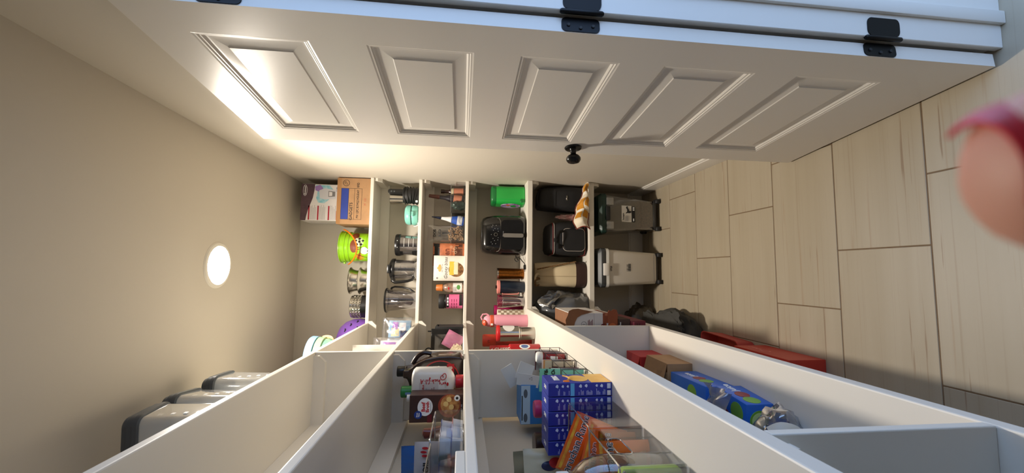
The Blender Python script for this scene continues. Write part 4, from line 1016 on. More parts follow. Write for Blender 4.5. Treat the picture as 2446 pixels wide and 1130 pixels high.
# near faces look back at the camera (-Y); the upper cartons jut out past the shelf edge
t = empty('wine_red_box', (-.335, 2.0, Z5), 0, 'flat wine red box at the bottom of the torn carton stack', 'box')
MB().box(-.12, .120, -.155, .15, 0, .072, .0015, 1).obj('body', WINE, t, smooth=20); pf(t, M('pink_print', (190,80,96), .5), .0, .115, .054, .062, -.155); lines(t, M('dark_wine_print', (60,14,22), .5), .02, .11, [.02, .03, .04], -.155, .004)
t = empty('open_dark_box', (-.335, 2.0, Z5+.0725), 0, 'dark brown printed box on the wine red box', 'box')
MB().box(-.12, .128, -.152, .15, 0, .058, .0015, 1).obj('body', M('dark_brown_carton', (64,40,32), .6), t, smooth=20)
lines(t, INKW, .03, .12, [.046, .052], -.152, .004); pf(t, M('orange_dial_print', (186,86,36), .5), .02, .075, .004, .03, -.152)
t = empty('rust_carton', (-.33, 2.0, Z5+.131), 0, 'rust brown carton with a torn flap and round can picture, second from the top', 'box')
MB().box(-.12, .138, -.150, .15, 0, .060, .0015, 1).obj('body', RUST, t, smooth=20)
b = MB(); b.prism([(.02,.001), (.10,.002), (.15,.001), (.165,.006), (.168,.02), (.160,.032), (.164,.042), (.150,.05), (.02,.05)], -.1535, -.1515); b.obj('torn_flap', M('rust_card', (150,76,40), .7, var=.4, vscale=20), t, smooth=0)
b = MB(); b.prism(circ(.020, 24, .085, .026), -.1545, -.1536); b.obj('can_print', M('can_orange_print', (206,104,52), .4), t, smooth=0)
text('coffee', .017, INKW, t, (.085, -.1548, .052), FY, bold=.02)
t = empty('torn_soda_carton', (-.33, 2.0, Z5+.1915), 0, 'low white carton with maroon print under the torn white carton', 'box')
MB().box(-.12, .150, -.150, .15, 0, .050, .0015, 1).obj('body', SLV, t, smooth=20)
text('soda', .030, MAROON, t, (.075, -.1504, .012), FY, bold=.03); pf(t, RUST, .03, .15, .0, .010, -.150)
t = empty('torn_soda_carton', (-.33, 2.0, Z5+.242), 0, 'white carton with icons and fine print torn open to brown card, top of the stack', 'box')
MB().box(-.12, .150, -.150, .15, 0, .112, .0015, 1).obj('body', SLV, t, smooth=20)
rs = random.Random(5)
MB().box(-.118, .148, -.148, .148, .112, .1135).obj('raw_top', M('raw_top_card', (120,80,52), .85, var=.4, vscale=25), t, smooth=0)
b = MB(); b.prism([(-.02,.100), (.02,.096), (.05,.104), (.08,.098), (.11,.090), (.13,.080), (.142,.060), (.150,.03), (.156,.004), (.165,.05), (.170,.075), (.168,.1), (.160,.118), (.140,.124), (.12,.134), (.09,.130), (.06,.138), (.03,.132), (-.02,.135)], -.1545, -.152); b.obj('torn_edge', M('torn_brown_card', (140,92,58), .8, var=.4, vscale=20), t, smooth=0)
ring_ = MB()
ring_.tube([(.10+.012*math.cos(2*PI*k/16), -.1508, .048+.012*math.sin(2*PI*k/16)) for k in range(16)], .0011, 4, closed=True)
ring_.tube([(.10, -.1508, .043), (.10, -.1508, .054)], .0016, 4)
ring_.tube([(.085+x, -.1508, .07+z) for x, z in ((-.008,-.005), (0,.008), (.008,-.005))], .0012, 4, closed=True)
ring_.obj('icon_print', GREYT, t); tag(t.children[-1], kind='stuff')
lines(t, MAROON, .03, .13, [.028, .023, .018, .013, .008], -.150, .0026)
pf(t, GREYT, .03, .06, .036, .060, -.150)
# --- pet food bins on the floor
GRYT = clear('smoke_translucent', (196,194,192), .22, .12, .30, (150,146,140))
def pet_bin(label, x0, x1, yf, h, tubm, lidm, dep=.285, bt=.755):
    t = empty('pet_food_bin', ((x0+x1)/2, yf+dep/2, 0), 0, label, 'pet food bin', 'wheeled pet food bins'); w = x1-x0; lidh = .055; lp = []
    for z, k in ((.045,bt-.015), (.05,bt), (h-lidh,1.), (h-lidh+.004,1.)): lp.append([Vector((u*k, v*k, z)) for u, v in rr(w, dep, .028, 5)])
    b = MB(); b.loft(lp); b.obj('tub', tubm, t, smooth=40)
    lp = []
    for z, k in ((h-lidh,1.02), (h-lidh+.006,1.05), (h-.02,1.05), (h-.012,1.0), (h,.93)): lp.append([Vector((u*k, v*k, z)) for u, v in rr(w, dep, .030, 6)])
    b = MB(); b.loft(lp); b.obj('lid', lidm, t, smooth=40)
    b = MB(); fw, fd = w*.38, dep*.38
    b.box(-fw, fw, -fd-.004, -fd+.012, .030, .048, .002, 1); b.box(-fw, fw, fd-.012, fd+.004, .030, .048, .002, 1); b.box(-fw, -fw+.014, -fd, fd, .030, .048); b.box(fw-.014, fw, -fd, fd, .030, .048)
    b.obj('wheel_frame', M('charcoal_plastic', (52,50,48), .5), t)
    for sx in (-1, 1):
        for sy in (-1, 1):
            o = MB(); o.lathe([(0,-.014), (.018,-.014), (.021,-.010), (.021,.010), (.018,.014), (0,.014)], 18, m=T(0, 0, .021) @ RY(PI/2)); o.box(-.010, .010, -.010, .010, .034, .046); o.obj('wheel', BLKM, t, loc=(sx*(fw-.004), sy*(fd+.004), 0))
    return t, w, dep
t, w, dep = pet_bin('wheeled pet food bin of grey see-through plastic with dark green lid and dog label', .276, .540, 2.700, .452, GRYT, M('bottle_green_plastic', (20,52,46), .4))
kb = MB(); lp = []
for z, k in ((.052,.735), (.10,.765), (.165,.80)): lp.append([Vector((u*k*.965, v*k*.965, z)) for u, v in rr(w, dep, .026, 5)])
kb.loft(lp); kb.obj('kibble', M('kibble', (136,98,70), .9, var=.9, vscale=90, c2=(60,40,28), bump=1., bscale=110), t)
LBL = M('bin_label', (206,202,194), .5)
def fy(z): return -dep/2*(.755+.245*(z-.05)/.347)
b = MB(); b.loft([[Vector((x, fy(z)-d_, z)) for x, z in ((-.055,.215), (.058,.215), (.058,.288), (-.055,.288))] for d_ in (.0005, .0015)]); b.obj('label_panel', LBL, t, smooth=0)
b = MB(); b.loft([[Vector((x, fy(z)-d_, z)) for x, z in ((-.055,.188), (.053,.188), (.053,.212), (-.055,.212))] for d_ in (.0005, .0016)]); b.obj('label_strip', INKB, t, smooth=0)
dog = [(-.004,.220), (.004,.220), (.006,.234), (.018,.238), (.028,.246), (.036,.244), (.038,.250), (.030,.258), (.024,.256), (.016,.250), (0,.250), (-.010,.262), (-.013,.260), (-.008,.246), (-.010,.232)]
b = MB(); b.prism([(x+.016, z-.002) for x, z in dog], fy(.24)-.0032, fy(.24)-.0022); b.obj('dog_print', INKB, t, smooth=0)
text('Remington', .014, INKB, t, (-.018, fy(.278)-.0022, .277), FY, bold=.02, sx=.8)
lines(t, GREYT, -.05, -.005, [.265, .259, .253, .247, .241], fy(.262)-.0016, .0016); b = MB()
for k in range(3): b.box(.026+.009*k, .031+.009*k, fy(.2)-.0036, fy(.2)-.0022, .194, .205)
b.box(-.048, -.03, fy(.2)-.0036, fy(.2)-.0022, .197, .203); b.obj('fine_print', INKW, t)
LATCH = clear('frosted_latch', (190,190,188), .3, .2, .75, (176,174,168))
for s in (-1, 1): MB().box(s*.082-.026, s*.082+.026, -dep/2*1.06-.006, -dep/2*.99, .352, .402, .005, 2).obj('latch_wing', LATCH, t)
MB().box(-.048, .048, -dep/2*1.05-.009, -dep/2*1.0, .376, .405, .004, 2).obj('latch', BLKM, t)
t, w, dep = pet_bin('wheeled pet food bin of opaque white plastic with grey lid and white latch', -.088, .164, 2.690, .462, M('bin_white', (214,208,198), .4), GREYP, bt=.83)
MB().loft([[Vector((u*k, v*k, z)) for u, v in rr(w, dep, .030, 6)] for z, k in ((.386,1.0), (.39,1.045), (.408,1.045), (.412,1.0))]).obj('rim', WHT, t, smooth=40)
MB().box(-.052, .030, -dep/2*1.05-.010, -dep/2*1.0, .392, .430, .004, 2).obj('latch', M('latch_white', (236,232,226), .4), t)
def fy2(z): return -dep/2*(.83+.17*(z-.05)/.357)
b = MB()
for k in range(12): b.box(-.022+.0042*k, -.020+.0042*k+.001*(k % 3), fy2(.245)-.0012, fy2(.245)-.0002, .232, .262-.012*(k % 2))
b.obj('fine_print', INKB, t)
text('VITTLES', .016, INKB, t, (-.005, fy2(.375)-.001, .372), FY, bold=.03, sx=.6)
MB().box(-w*.40, w*.40, fy2(.08)-.0012, fy2(.08)-.0002, .06, .062).obj('mould_line', GREYT, t)
# --- folded grey cloths on the floor under the side arm
t = empty('grey_tarp', (-.385, 2.45, 0), .05, 'folded charcoal grey fabric spilling out from under the side shelf onto the tiles', 'fabric')
FAB = M('charcoal_fabric', (58,57,54), .85, bump=.25, bscale=250)
MB().blob(crumple(.165, .29, .19, 61, .10, .10, sub=5)).obj('fabric', FAB, t, smooth=45)
MB().blob(crumple(.120, .20, .085, 64, .12, .12, sub=4), m=T(.035, -.065, .120) @ RZ(.25)).obj('folded_layer', FAB, t, smooth=45)
MB().blob(crumple(.075, .13, .05, 67, .12, .14, sub=4), m=T(.075, .10, .135) @ RZ(-.2)).obj('folded_layer', FAB, t, smooth=45)
t = empty('wrapped_bundle', (-.40, 2.87, 0), 0, 'dark bundle in wrinkled film on the floor behind the grey fabric', 'bundle')
MB().blob(crumple(.185, .11, .22, 71, .12, .12, sub=4)).obj('film', M('brown_black_film', (46,40,34), .3, var=.5, vscale=14, c2=(80,68,52), coat=.3), t, smooth=40)
# --- red crate and red carton on the floor
t = empty('red_crate', (-.42, 1.965, 0), -.04, 'shallow red plastic crate on the tiles under the side shelf', 'crate')
CRED = M('crate_red', (186,66,58), .5)
lo = [Vector((u*.94, v*.94, .003)) for u, v in rr(.235, .30, .03, 6)]; lp = [lo] + [[Vector((u*k, v*k, z)) for u, v in rr(.235, .30, .03, 6)] for z, k in ((.0035,.94), (.088,1.), (.092,1.02), (.095,1.02), (.095,.985), (.090,.97), (.008,.91))] + [[Vector((u*.9, v*.9, .008)) for u, v in rr(.235, .30, .03, 6)]]
MB().loft(lp).obj('tray', CRED, t, smooth=40)
rs = random.Random(3)
for k in range(5):
    MB().box(-.03, .03, -.018, .018, 0, .012, .003, 1).obj('packet', (M('dark_packet', (52,50,46), .5), M('pale_packet', (190,184,172), .5))[k % 2], t, loc=(rs.uniform(-.05,.07), -.10+.05*k, .010+.013*(k % 3)), rot=(0, 0, rs.uniform(-.5,.5)))
t = empty('red_carton', (-.437, 1.60, 0), 0, 'closed red printed carton on the tiles, nearest box under the side shelf', 'box')
CRT = M('red_carton_print', (188,52,36), .45)
MB().box(-.123, .123, -.158, .158, 0, .152, .002, 2).obj('body', CRT, t, smooth=20)
text('Cheez', .05, M('pale_red_print', (216,120,104), .5), t, (.1234, .06, .105), FX, bold=.02)
b = MB(); b.tube(smooth_path([(.02,-.1583,.04), (.04,-.1583,.075), (.06,-.1583,.06), (.05,-.1583,.035), (.035,-.1583,.05), (.07,-.1583,.03), (.085,-.1583,.06), (.07,-.1583,.085)]), .0022, 6); b.obj('marker_scribble', INKB, t)
# ================================================================== eye-level shelf, near side bay
# --- brown sauce jug with handle
t = empty('sauce_jug', (-.425, 1.690, Z3), 0, 'large dark brown sauce jug with black cap and round red-edged label', 'jug')
JUG = M('dark_brown_jug', (44,26,22), .25, coat=.4)
out = [(-.092,0), (.088,0), (.100,.012), (.104,.05), (.102,.10), (.094,.140), (.080,.172), (.066,.190), (.052,.205), (.052,.226), (.022,.226), (.022,.212), (.005,.204), (-.03,.196), (-.065,.180), (-.088,.15), (-.098,.10), (-.10,.05), (-.098,.012)]
MB().prism(out, -.052, .052, bev=.016, seg=3).obj('body', JUG, t)
MB().tube(smooth_path([(.066,0,.196), (.092,0,.180), (.108,0,.155), (.104,0,.125)]), [.009]*16, 8).obj('handle', JUG, t)
MB().lathe([(0,.224), (.0185,.224), (.020,.227), (.020,.252), (.0185,.254), (0,.254)], 26, m=T(.038, 0, 0)).obj('cap', M('black_cap', (22,22,23), .35), t)
MB().lathe([(.018,.218), (.0215,.219), (.0215,.224), (.018,.226)], 26, m=T(.038, 0, 0)).obj('neck_ring', JUG, t)
lab = MB(); lab.prism(circ(.076, 40, .012, .088), -.0535, -.0522); lab.obj('label_red_ring', M('label_red', (196,44,46), .4), t)
MB().prism(circ(.072, 40, .012, .088), -.0542, -.0534).obj('label_black', M('label_black', (28,20,20), .4), t, smooth=0)
pf(t, INKR, .04, .075, .035, .062, -.0542); text('S', .045, M('label_cream', (230,220,200), .5), t, (.058, -.0547, .098), FY, bold=.03); text("SWEET BABY RAY'S", .016, MATS['label_cream'], t, (.0, -.0547, .098), FY, bold=.02); text('8', .022, MATS['label_cream'], t, (.060, -.0552, .049), FY, bold=.04)
# --- inverted white sauce bottle with red script
t = empty('sauce_bottle', (-.386, 1.520, Z3), 0, 'white squeeze sauce bottle standing on its red cap, red script logo', 'bottle')
CREAMB = M('white_sauce_plastic', (226,222,214), .32)
MB().lathe([(0,0), (.0215,0), (.0225,.002), (.0225,.024), (.0205,.027), (0,.027)], 30).obj('cap', M('cap_red', (206,40,52), .35), t)
lp = []
for z, w, d in ((.026,.020,.020), (.028,.026,.024), (.036,.060,.046), (.044,.080,.060), (.052,.090,.066), (.062,.102,.068), (.150,.102,.068), (.166,.100,.066), (.174,.084,.058), (.177,.066,.046)): lp.append([Vector((u, v, z)) for u, v in rr(w, d, min(w,d)*.42, 7)])
MB().loft(lp).obj('body', CREAMB, t, smooth=50)
FB = -.0345
pf(t, M('pale_label', (204,196,190), .4), -.045, .006, .085, .150, FB+.0005, 'paper_label', .0004)
# script logo runs upwards on the right half of the face: polyline strokes in (along = z, across = x)
def stroke(b, pts, r=.0011): b.tube(smooth_path([(.020 - y*.001, FB-.0006, .060 + x*.001) for x, y in pts], 4), r, 5)
sg = MB()
stroke(sg, [(12,-11), (8,-15), (3,-16), (0,-12), (-1,-6), (1,0), (6,4), (12,5), (17,2), (18,-4), (15,-9), (11,-9), (9,-5), (11,-2)], .0012)      # C with head
for pts in ([(18,14), (20,20), (21,10), (20,4), (23,9), (26,10), (27,4), (29,4)], [(31,10), (31,5), (33,4)], [(38,10), (35,9), (34,6), (36,4), (39,5)], [(41,18), (42,10), (41,4), (44,8), (47,10), (44,7), (48,4)], [(50,8), (53,8)], [(60,17), (57,18), (56,12), (56,2), (55,-3), (53,-2), (54,2), (59,6)], [(62,10), (62,5), (64,4)], [(66,19), (67,10), (66,5), (68,4)], [(70,8), (73,8)], [(76,3), (80,12), (83,17), (84,10), (84,4), (87,3)], [(77,8), (86,9)]): stroke(sg, pts)
sg.obj('script_logo', INKR, t, label='red script lettering'); tag(t.children[-1], kind='stuff')
for k, (x, y, r) in enumerate(((-6,-16,.0062), (2,-20,.0042), (8,-19,.0036), (13,-16,.0028))): MB().prism(circ(r, 14, .020 - y*.001 - .036, .060 + x*.001, sz=.6), FB-.001, FB-.0003).obj('logo_comb', INKR, t, smooth=0)
text('Chick-fil-A', .0088, INKR, t, (-.020, FB-.0004, .136), FY, bold=.02); text('Sauce', .006, GREYT, t, (-.020, FB-.0004, .127), FY)
text('sauce', .007, M('red_brown_print', (150,40,50), .5), t, (-.020, FB-.0004, .108), FY); text('ORIGINAL', .005, MATS['red_brown_print'], t, (-.020, FB-.0004, .100), FY)
vlines(t, GREYT, .058, .066, [-.01+.004*k for k in range(7)], FB+.0003, .0006)
# --- green capped bottle behind it
t = empty('green_cap_bottle', (-.440, 1.600, Z3), 0, 'dark bottle with a bright green cap, behind the white sauce bottle', 'bottle')
MB().lathe([(0,0), (.030,0), (.032,.004), (.032,.12), (.024,.15), (.016,.165), (.016,.175), (0,.176)], 24).obj('body', M('olive_bottle', (64,58,36), .3), t)
MB().lathe([(0,.170), (.019,.170), (.0205,.173), (.0205,.222), (.018,.225), (0,.225)], 24).obj('cap', M('cap_green', (32,124,58), .35), t)
cyl_band(t, M('cap_blue_print', (110,150,200), .4), lambda z: .0205, -.35, .15, .188, .208, off=.0005)
# --- broth carton
t = empty('broth_carton', (-.4425, 1.44, Z3), 0, 'dark brown beef broth carton with soup picture and white screw cap', 'carton')
BRC = M('broth_brown', (58,34,28), .4, var=.4, vscale=9, c2=(84,46,34))
MB().box(-.043, .043, -.032, .032, 0, .172, .0015, 1).obj('body', BRC, t, smooth=20)
MB().lathe([(0,.172), (.0105,.172), (.011,.174), (.011,.184), (0,.185)], 20, m=T(.026, 0, 0)).obj('screw_cap', WHT, t)
MB().prism(circ(.028, 28, .006, .122, sz=.86), -.0328, -.032).obj('white_oval', INKW, t, smooth=0)
text('Beef', .0165, INKR, t, (.006, -.0331, .127), FY, bold=.03); text('Broth', .0145, INKR, t, (.006, -.0331, .114), FY, bold=.03); lines(t, GREYT, -.008, .022, [.104], -.0329, .0012)
MB().prism(circ(.0125, 24, -.018, .144), -.0334, -.0326).obj('blue_emblem', M('emblem_blue', (30,60,140), .4), t, smooth=0)
text('Great', .0058, INKW, t, (-.018, -.0338, .147), FY, bold=.03); text('Value', .0058, INKW, t, (-.018, -.0338, .141), FY, bold=.03)
MB().prism(circ(.037, 32, .008, .044), -.0325, -.032).obj('bowl_print', M('terracotta_print', (150,62,40), .4), t, smooth=0)
MB().prism(circ(.031, 32, .012, .042), -.0331, -.0324).obj('soup_print', M('stew_print', (206,150,84), .4, var=1., vscale=55, c2=(120,52,24)), t, smooth=0)
for k, (x, z) in enumerate(((.014,.056), (.028,.046), (.004,.038))): MB().prism(circ(.0085, 9, x, z), -.0337, -.033).obj('dumpling_print', M('dumpling', (224,190,120), .5), t, smooth=0)
MB().prism(circ(.0095, 20, .032, .020), -.0338, -.0330).obj('white_seal', INKW, t, smooth=0); MB().prism(circ(.0045, 10, .032, .020), -.0343, -.0337).obj('seal_mark', INKB, t, smooth=0)
text('32 FL OZ', .0058, INKW, t, (0, -.0324, .005), FY)
pf(t, MAROON, -.043, -.018, .10, .115, -.032)
# --- two acrylic bins with sauce cups and packets
acrylic_bin('organizer_bin', 'clear organizer bin of sauce cups beside the broth carton', -.612, -.350, .912, 1.102, Z3, .072)
acrylic_bin('organizer_bin', 'clear organizer bin of mixed packets, nearest on the eye-level shelf', -.612, -.350, .705, .905, Z3, .070)
BRS = M('barbecue_brown', (112,48,32), .3)
t = empty('sauce_packet', (-.416, 1.135, Z3), .2, 'brown sausage-shaped sauce packets standing behind the cup bin', 'packet')
for k, (x, a) in enumerate(((-.012, .2), (.016, -.35))):
    MB().lathe([(0,0), (.010,.003), (.0125,.02), (.0125,.085), (.010,.104), (0,.108)], 16, m=T(x, 0, 0) @ RY(a*.6)).obj('packet', BRS, t)
cupW = M('cup_white', (222,220,220), .35); cupL = [M('cup_lid_blue', (70,96,170), .35), M('cup_lid_lilac', (176,170,204), .35), M('cup_lid_red', (180,50,60), .35), M('cup_lid_peach', (220,190,170), .35), M('cup_lid_navy', (40,50,110), .35)]
labs = ['blue', 'lilac', 'red', 'peach', 'navy']
n_ = 0
for row, x in enumerate((-.385, -.45, -.515)):
    for c, y in enumerate((.955, 1.01, 1.062)):
        for lv in range(2):
            k = (row*2+c+lv*3) % 5; n_ += 1
            t = empty('sauce_cup', (x, y, Z3+.003+.0262*lv), .3*n_, labs[k] + '-lidded dip cup, ' + ('lower', 'upper')[lv] + ' layer, ' + ('aisle', 'middle', 'wall')[row] + ' row, ' + ('near', 'centre', 'far')[c] + ' place in the cup bin', 'sauce cup', 'dip cups in the clear bin, ' + labs[k] + ' lids')
            MB().loft([[Vector((u*kk, v*kk, z)) for u, v in rr(.044, .044, .008, 3)] for z, kk in ((0,.78), (.022,.95), (.0235,1.))]).obj('cup', cupW, t, smooth=30)
            MB().box(-.023, .023, -.023, .023, .0235, .0255, .0008, 1).obj('peel_lid', cupL[k], t)
t = empty('tall_packet', (-.420, .99, Z3+.0555), 0, 'white packet with a red comb mark standing above the cup bin', 'packet')
P = Pouch(.075, .055, .010, 41, .05, .002, .8); P.body('film', M('pearl_film', (206,198,192), .3), t); P.text(t, INKB, 'OIL', .018, .3, .5, bold=.03)
for k in range(3): P.disc(t, INKR, .62+.11*k, .62-.06*abs(k-1), .0055, 'comb_print', sx=.5, sz=1.3)
# second bin contents
def side_pouch(name, label, cat, loc, w, h, th, mat, rz=0., seed=1, tilt=0.):
    t = empty(name, loc, 0, label, cat, rot=(tilt, 0, rz)); P = Pouch(w, h, th, seed, .05, .004, .8); P.body('film', mat, t); return t, P
t, P = side_pouch('snack_packet', 'blue packet with a silver panel sticking out behind the cup bin', 'packet', (-.475, 1.118, Z3), .075, .155, .016, M('snack_blue', (46,110,190), .3), -.2, 51)
P.decal(t, M('silver_panel', (170,190,200), .3), .4, .85, .25, .55); P.disc(t, INKR, .25, .70, .007, 'red_seal'); P.decal(t, M('indigo_print', (44,50,150), .35), .02, .98, .02, .2)
t, P = side_pouch('snack_packet', 'dark blue packet with a white corner tag in the nearest bin', 'packet', (-.480, .865, Z3+.004), .13, .158, .02, M('deep_blue_film', (40,46,130), .3), .05, 53); P.decal(t, WHF, .0, .3, .86, .96, 'white_tag')
t, P = side_pouch('snack_packet', 'turquoise packet with grey swirl in the nearest bin', 'packet', (-.490, .815, Z3+.004), .15, .150, .022, M('turquoise_film', (60,160,196), .25), -.03, 55); P.decal(t, M('silver_swirl', (150,150,146), .25, var=.8, vscale=30, c2=(80,84,90)), .2, .7, .3, .9)
t, P = side_pouch('snack_packet', 'brown picture packet with white frame in the nearest bin', 'packet', (-.425, .782, Z3+.004), .10, .100, .016, WHF, .02, 57); P.decal(t, M('cookie_picture', (104,70,46), .35, var=1., vscale=45, c2=(190,140,90)), .06, .94, .5, .95)
lines_t = P.text(t, GREYT, 'BAR', .02, .5, .3)
t, P = side_pouch('snack_packet', 'clear packet with a printed slip, front of the nearest bin', 'packet', (-.415, .748, Z3+.004), .11, .085, .014, M('grey_lilac_film', (172,166,172), .25), 0, 59); P.decal(t, M('slip_white', (206,202,198), .5), .1, .6, .1, .9)
# orange bag at the frame edge
t, P = side_pouch('orange_bag', 'orange snack bag with yellow tag and round badges, nearest on the eye-level shelf', 'bag', (-.475, .672, Z3), .17, .158, .05, M('orange_film', (206,84,34), .35), .0, 61)
P.decal(t, M('yellow_tag', (226,190,70), .5), .55, .95, .42, .56); P.disc(t, GREEN, .9, .32, .012, 'green_badge'); P.disc(t, INKB, .9, .20, .011, 'black_badge'); P.disc(t, INKW, .9, .10, .010, 'white_badge')
# low white tray at the shelf lip
t = MB().box(-.350, -.3335, .40, .815, 0, .0175, .0015, 1).obj('shelf_lip_strip', SHELF, loc=(0, 0, Z3), smooth=20); tag(t, 'narrow white strip lying along the lip of the eye-level shelf', 'strip')

# ================================================================== counter-height shelf, near side bay
# --- five blue dinner boxes
BLUE = M('navy_box_print', (30,48,150), .4); MACY = M('macaroni_yellow', (236,176,70), .45, var=.5, vscale=40, c2=(246,206,120)); LBLU = M('light_blue_print', (90,176,226), .4); ICON = M('pale_icon_print', (206,220,240), .5)
first = None
BOXLAB = ['blue boxed dinner with its orange picture side showing, nearest the aisle', 'second blue boxed dinner from the aisle', 'middle one of five blue boxed dinners', 'fourth blue boxed dinner from the aisle', 'blue boxed dinner farthest from the aisle, by the wall']
def dinner(k):
    t = empty('dinner_box', (-.3195-.0385*k, 1.192, Z4), 0, BOXLAB[k], 'box', 'row of blue boxed dinners')
    MB().box(-.0182, .0182, -.047, .047, 0, .180, .001, 1).obj('body', BLUE, t, smooth=20)
    y = -.047; W = .0182
    pf(t, LBLU, -W*.92, W*.92, .107, .118, y, 'blue_band')
    pf(t, INKW, -W*.9, -W*.2, .004, .014, y, 'white_square'); pf(t, ICON, W*.1, W*.85, .004, .014, y, 'grey_square')
    b = MB()
    for (x, z, r) in ((.009,.156,.0040), (.009,.140,.0032), (.009,.126,.0030), (.009,.090,.0042), (.010,.074,.0040), (.010,.044,.0032), (.009,.030,.0040)):
        b.prism([(x+u*(1+.35*math.sin(i*2.3+x*900)), z+v) for i, (u, v) in enumerate(circ(r, 9))], y-.0006, y)
    b.obj('icon_print', ICON, t, smooth=0); tag(t.children[-1], kind='stuff')
    lines(t, ICON, -W*.8, W*.15, [.152, .149, .137, .134, .122, .094, .088, .085, .082, .072, .069, .066, .063, .060, .057, .044, .041, .038, .035, .026, .023, .020], y, .0009, rnd=.6)
    # top flap lettering
    b = text('MAC', .013, INKW, t, (0, -.004, .1802), (0, 0, PI/2), bold=.04)
    if k == 0:
        x = W
        pr(t, MACY, -.046, .046, .002, .058, x, 'orange_field')
        b = MB(); b.loft([[Vector((xx, u, v)) for u, v in circ(.033, 24, .0, .085, sz=.85)] for xx in (x, x+.0007)]); b.obj('macaroni_print', MACY, t, smooth=0)
        text('mac', .030, INKW, t, (x+.0009, .004, .152), FX, bold=.04); b = MB(); b.loft([[Vector((xx, u, v)) for u, v in circ(.0095, 18, -.028, .125)] for xx in (x, x+.0008)]); b.obj('badge_print', ORG, t, smooth=0)
        b = MB(); b.tube(smooth_path([(x, -.015, .118), (x, .0, .108), (x, .018, .112), (x, .030, .122)]), .003, 6); b.obj('noodle_smile', MACY, t)
for k in range(5): dinner(k)
# --- blue fruit-cup carton with torn white lid
t = empty('fruit_carton', (-.505, 1.690, Z4), 0, 'bright blue fruit-cup carton with white torn-open flaps, in the back corner', 'carton')
FB_ = M('bright_blue_carton', (44,120,196), .4, var=.3, vscale=15, c2=(60,140,210)); PALC = M('pale_flap_card', (214,216,216), .6)
MB().box(-.075, .072, -.062, .062, 0, .186, .0015, 1).obj('body', FB_, t, smooth=20)
pf(t, M('pale_blue_print', (180,206,226), .45), -.073, .07, .150, .185, -.062)
for (x, z) in ((-.05,.168), (.04,.168)): MB().prism(circ(.011, 14, x, z, sx=1.5, sz=.7), -.0632, -.0622).obj('fruit_print', M('slate_print', (90,100,110), .5), t, smooth=0)
lines(t, INKB, -.06, .06, [.181], -.0622, .004)
text('Dole', .026, INKW, t, (-.02, -.0626, .085), FY, bold=.04); MB().prism(rr(.06, .03, .01, 4, -.02, .085), -.0625, -.0618).obj('brand_patch', M('maroon_patch', (120,30,50), .4), t, smooth=0)
for (m_, w_, h_) in ((T(.072,-.03,.150) @ RY(.35) @ RX(-.1), .09, .06), (T(.070,.0,.178) @ RY(-.5) @ RX(.1), .11, .05), (T(.060,-.062,.12) @ RY(.15) @ RX(-.12), .06, .085)):
    MB().box(0, w_*.75, -.001, .001, 0, h_, m=m_).obj('torn_flap', PALC, t, smooth=0)
b = MB(); b.tube([(.098+u, -.072, .150+v) for u, v in ((-.006,-.005), (0,.006), (.006,-.005))], .001, 4, closed=True); b.obj('recycling_mark', INKB, t)
t = empty('pink_cup', (-.487, 1.515, Z4), 0, 'pot with a magenta lid in front of the bright blue carton', 'pot')
MB().lathe([(0,0), (.021,0), (.025,.006), (.028,.13), (0,.13)], 24).obj('cup', clear('pot_clear', (226,226,230), .3, .08, .2), t)
MB().lathe([(0,.13), (.029,.13), (.030,.133), (.030,.150), (.027,.155), (0,.156)], 28).obj('lid', M('magenta_lid', (186,48,118), .35), t)
# --- stepped wire racks with packets
WIRE = M('dark_wire', (70,64,60), .35, .8)
def rack(k, y0, y1, x0, x1, h):
    t = empty('wire_rack', ((x0+x1)/2, (y0+y1)/2, Z4), 0, ['farthest', 'second farthest', 'second nearest', 'nearest'][k] + ' of four small dark wire racks along the counter-height shelf', 'wire rack', 'small wire racks')
    w, d = (x1-x0)/2, (y1-y0)/2; b = MB(); r = .0012
    for z in (r, h*.5, h): b.tube([(w, -d, z), (w, d, z), (-w, d, z), (-w, -d, z)], r, 5, closed=True)
    b.tube([(w, -d, r), (w, -d, h)], r, 5); b.tube([(w, d, r), (w, d, h)], r, 5); b.tube([(-w, -d, r), (-w, -d, h)], r, 5); b.tube([(-w, d, r), (-w, d, h)], r, 5)
    for i in range(1, 4): b.tube([(-w+2*w*i/4, -d, h), (-w+2*w*i/4, -d, r), (-w+2*w*i/4, d, r), (-w+2*w*i/4, d, h)], r*.7, 5)
    b.obj('wires', WIRE, t, smooth=50); return t
cols_ = [M('cream_packet', (226,210,176), .5), M('maroon_packet', (96,40,44), .45), M('kraft_packet', (188,140,84), .6), M('white_packet', (228,226,222), .45), M('grey_photo_packet', (120,118,112), .4, var=.8, vscale=40, c2=(200,196,188)), M('mint_packet', (136,210,184), .45), M('pale_green_packet', (200,214,150), .5)]
RK = [(1.655,1.772), (1.520,1.640), (1.385,1.505), (1.262,1.372)]
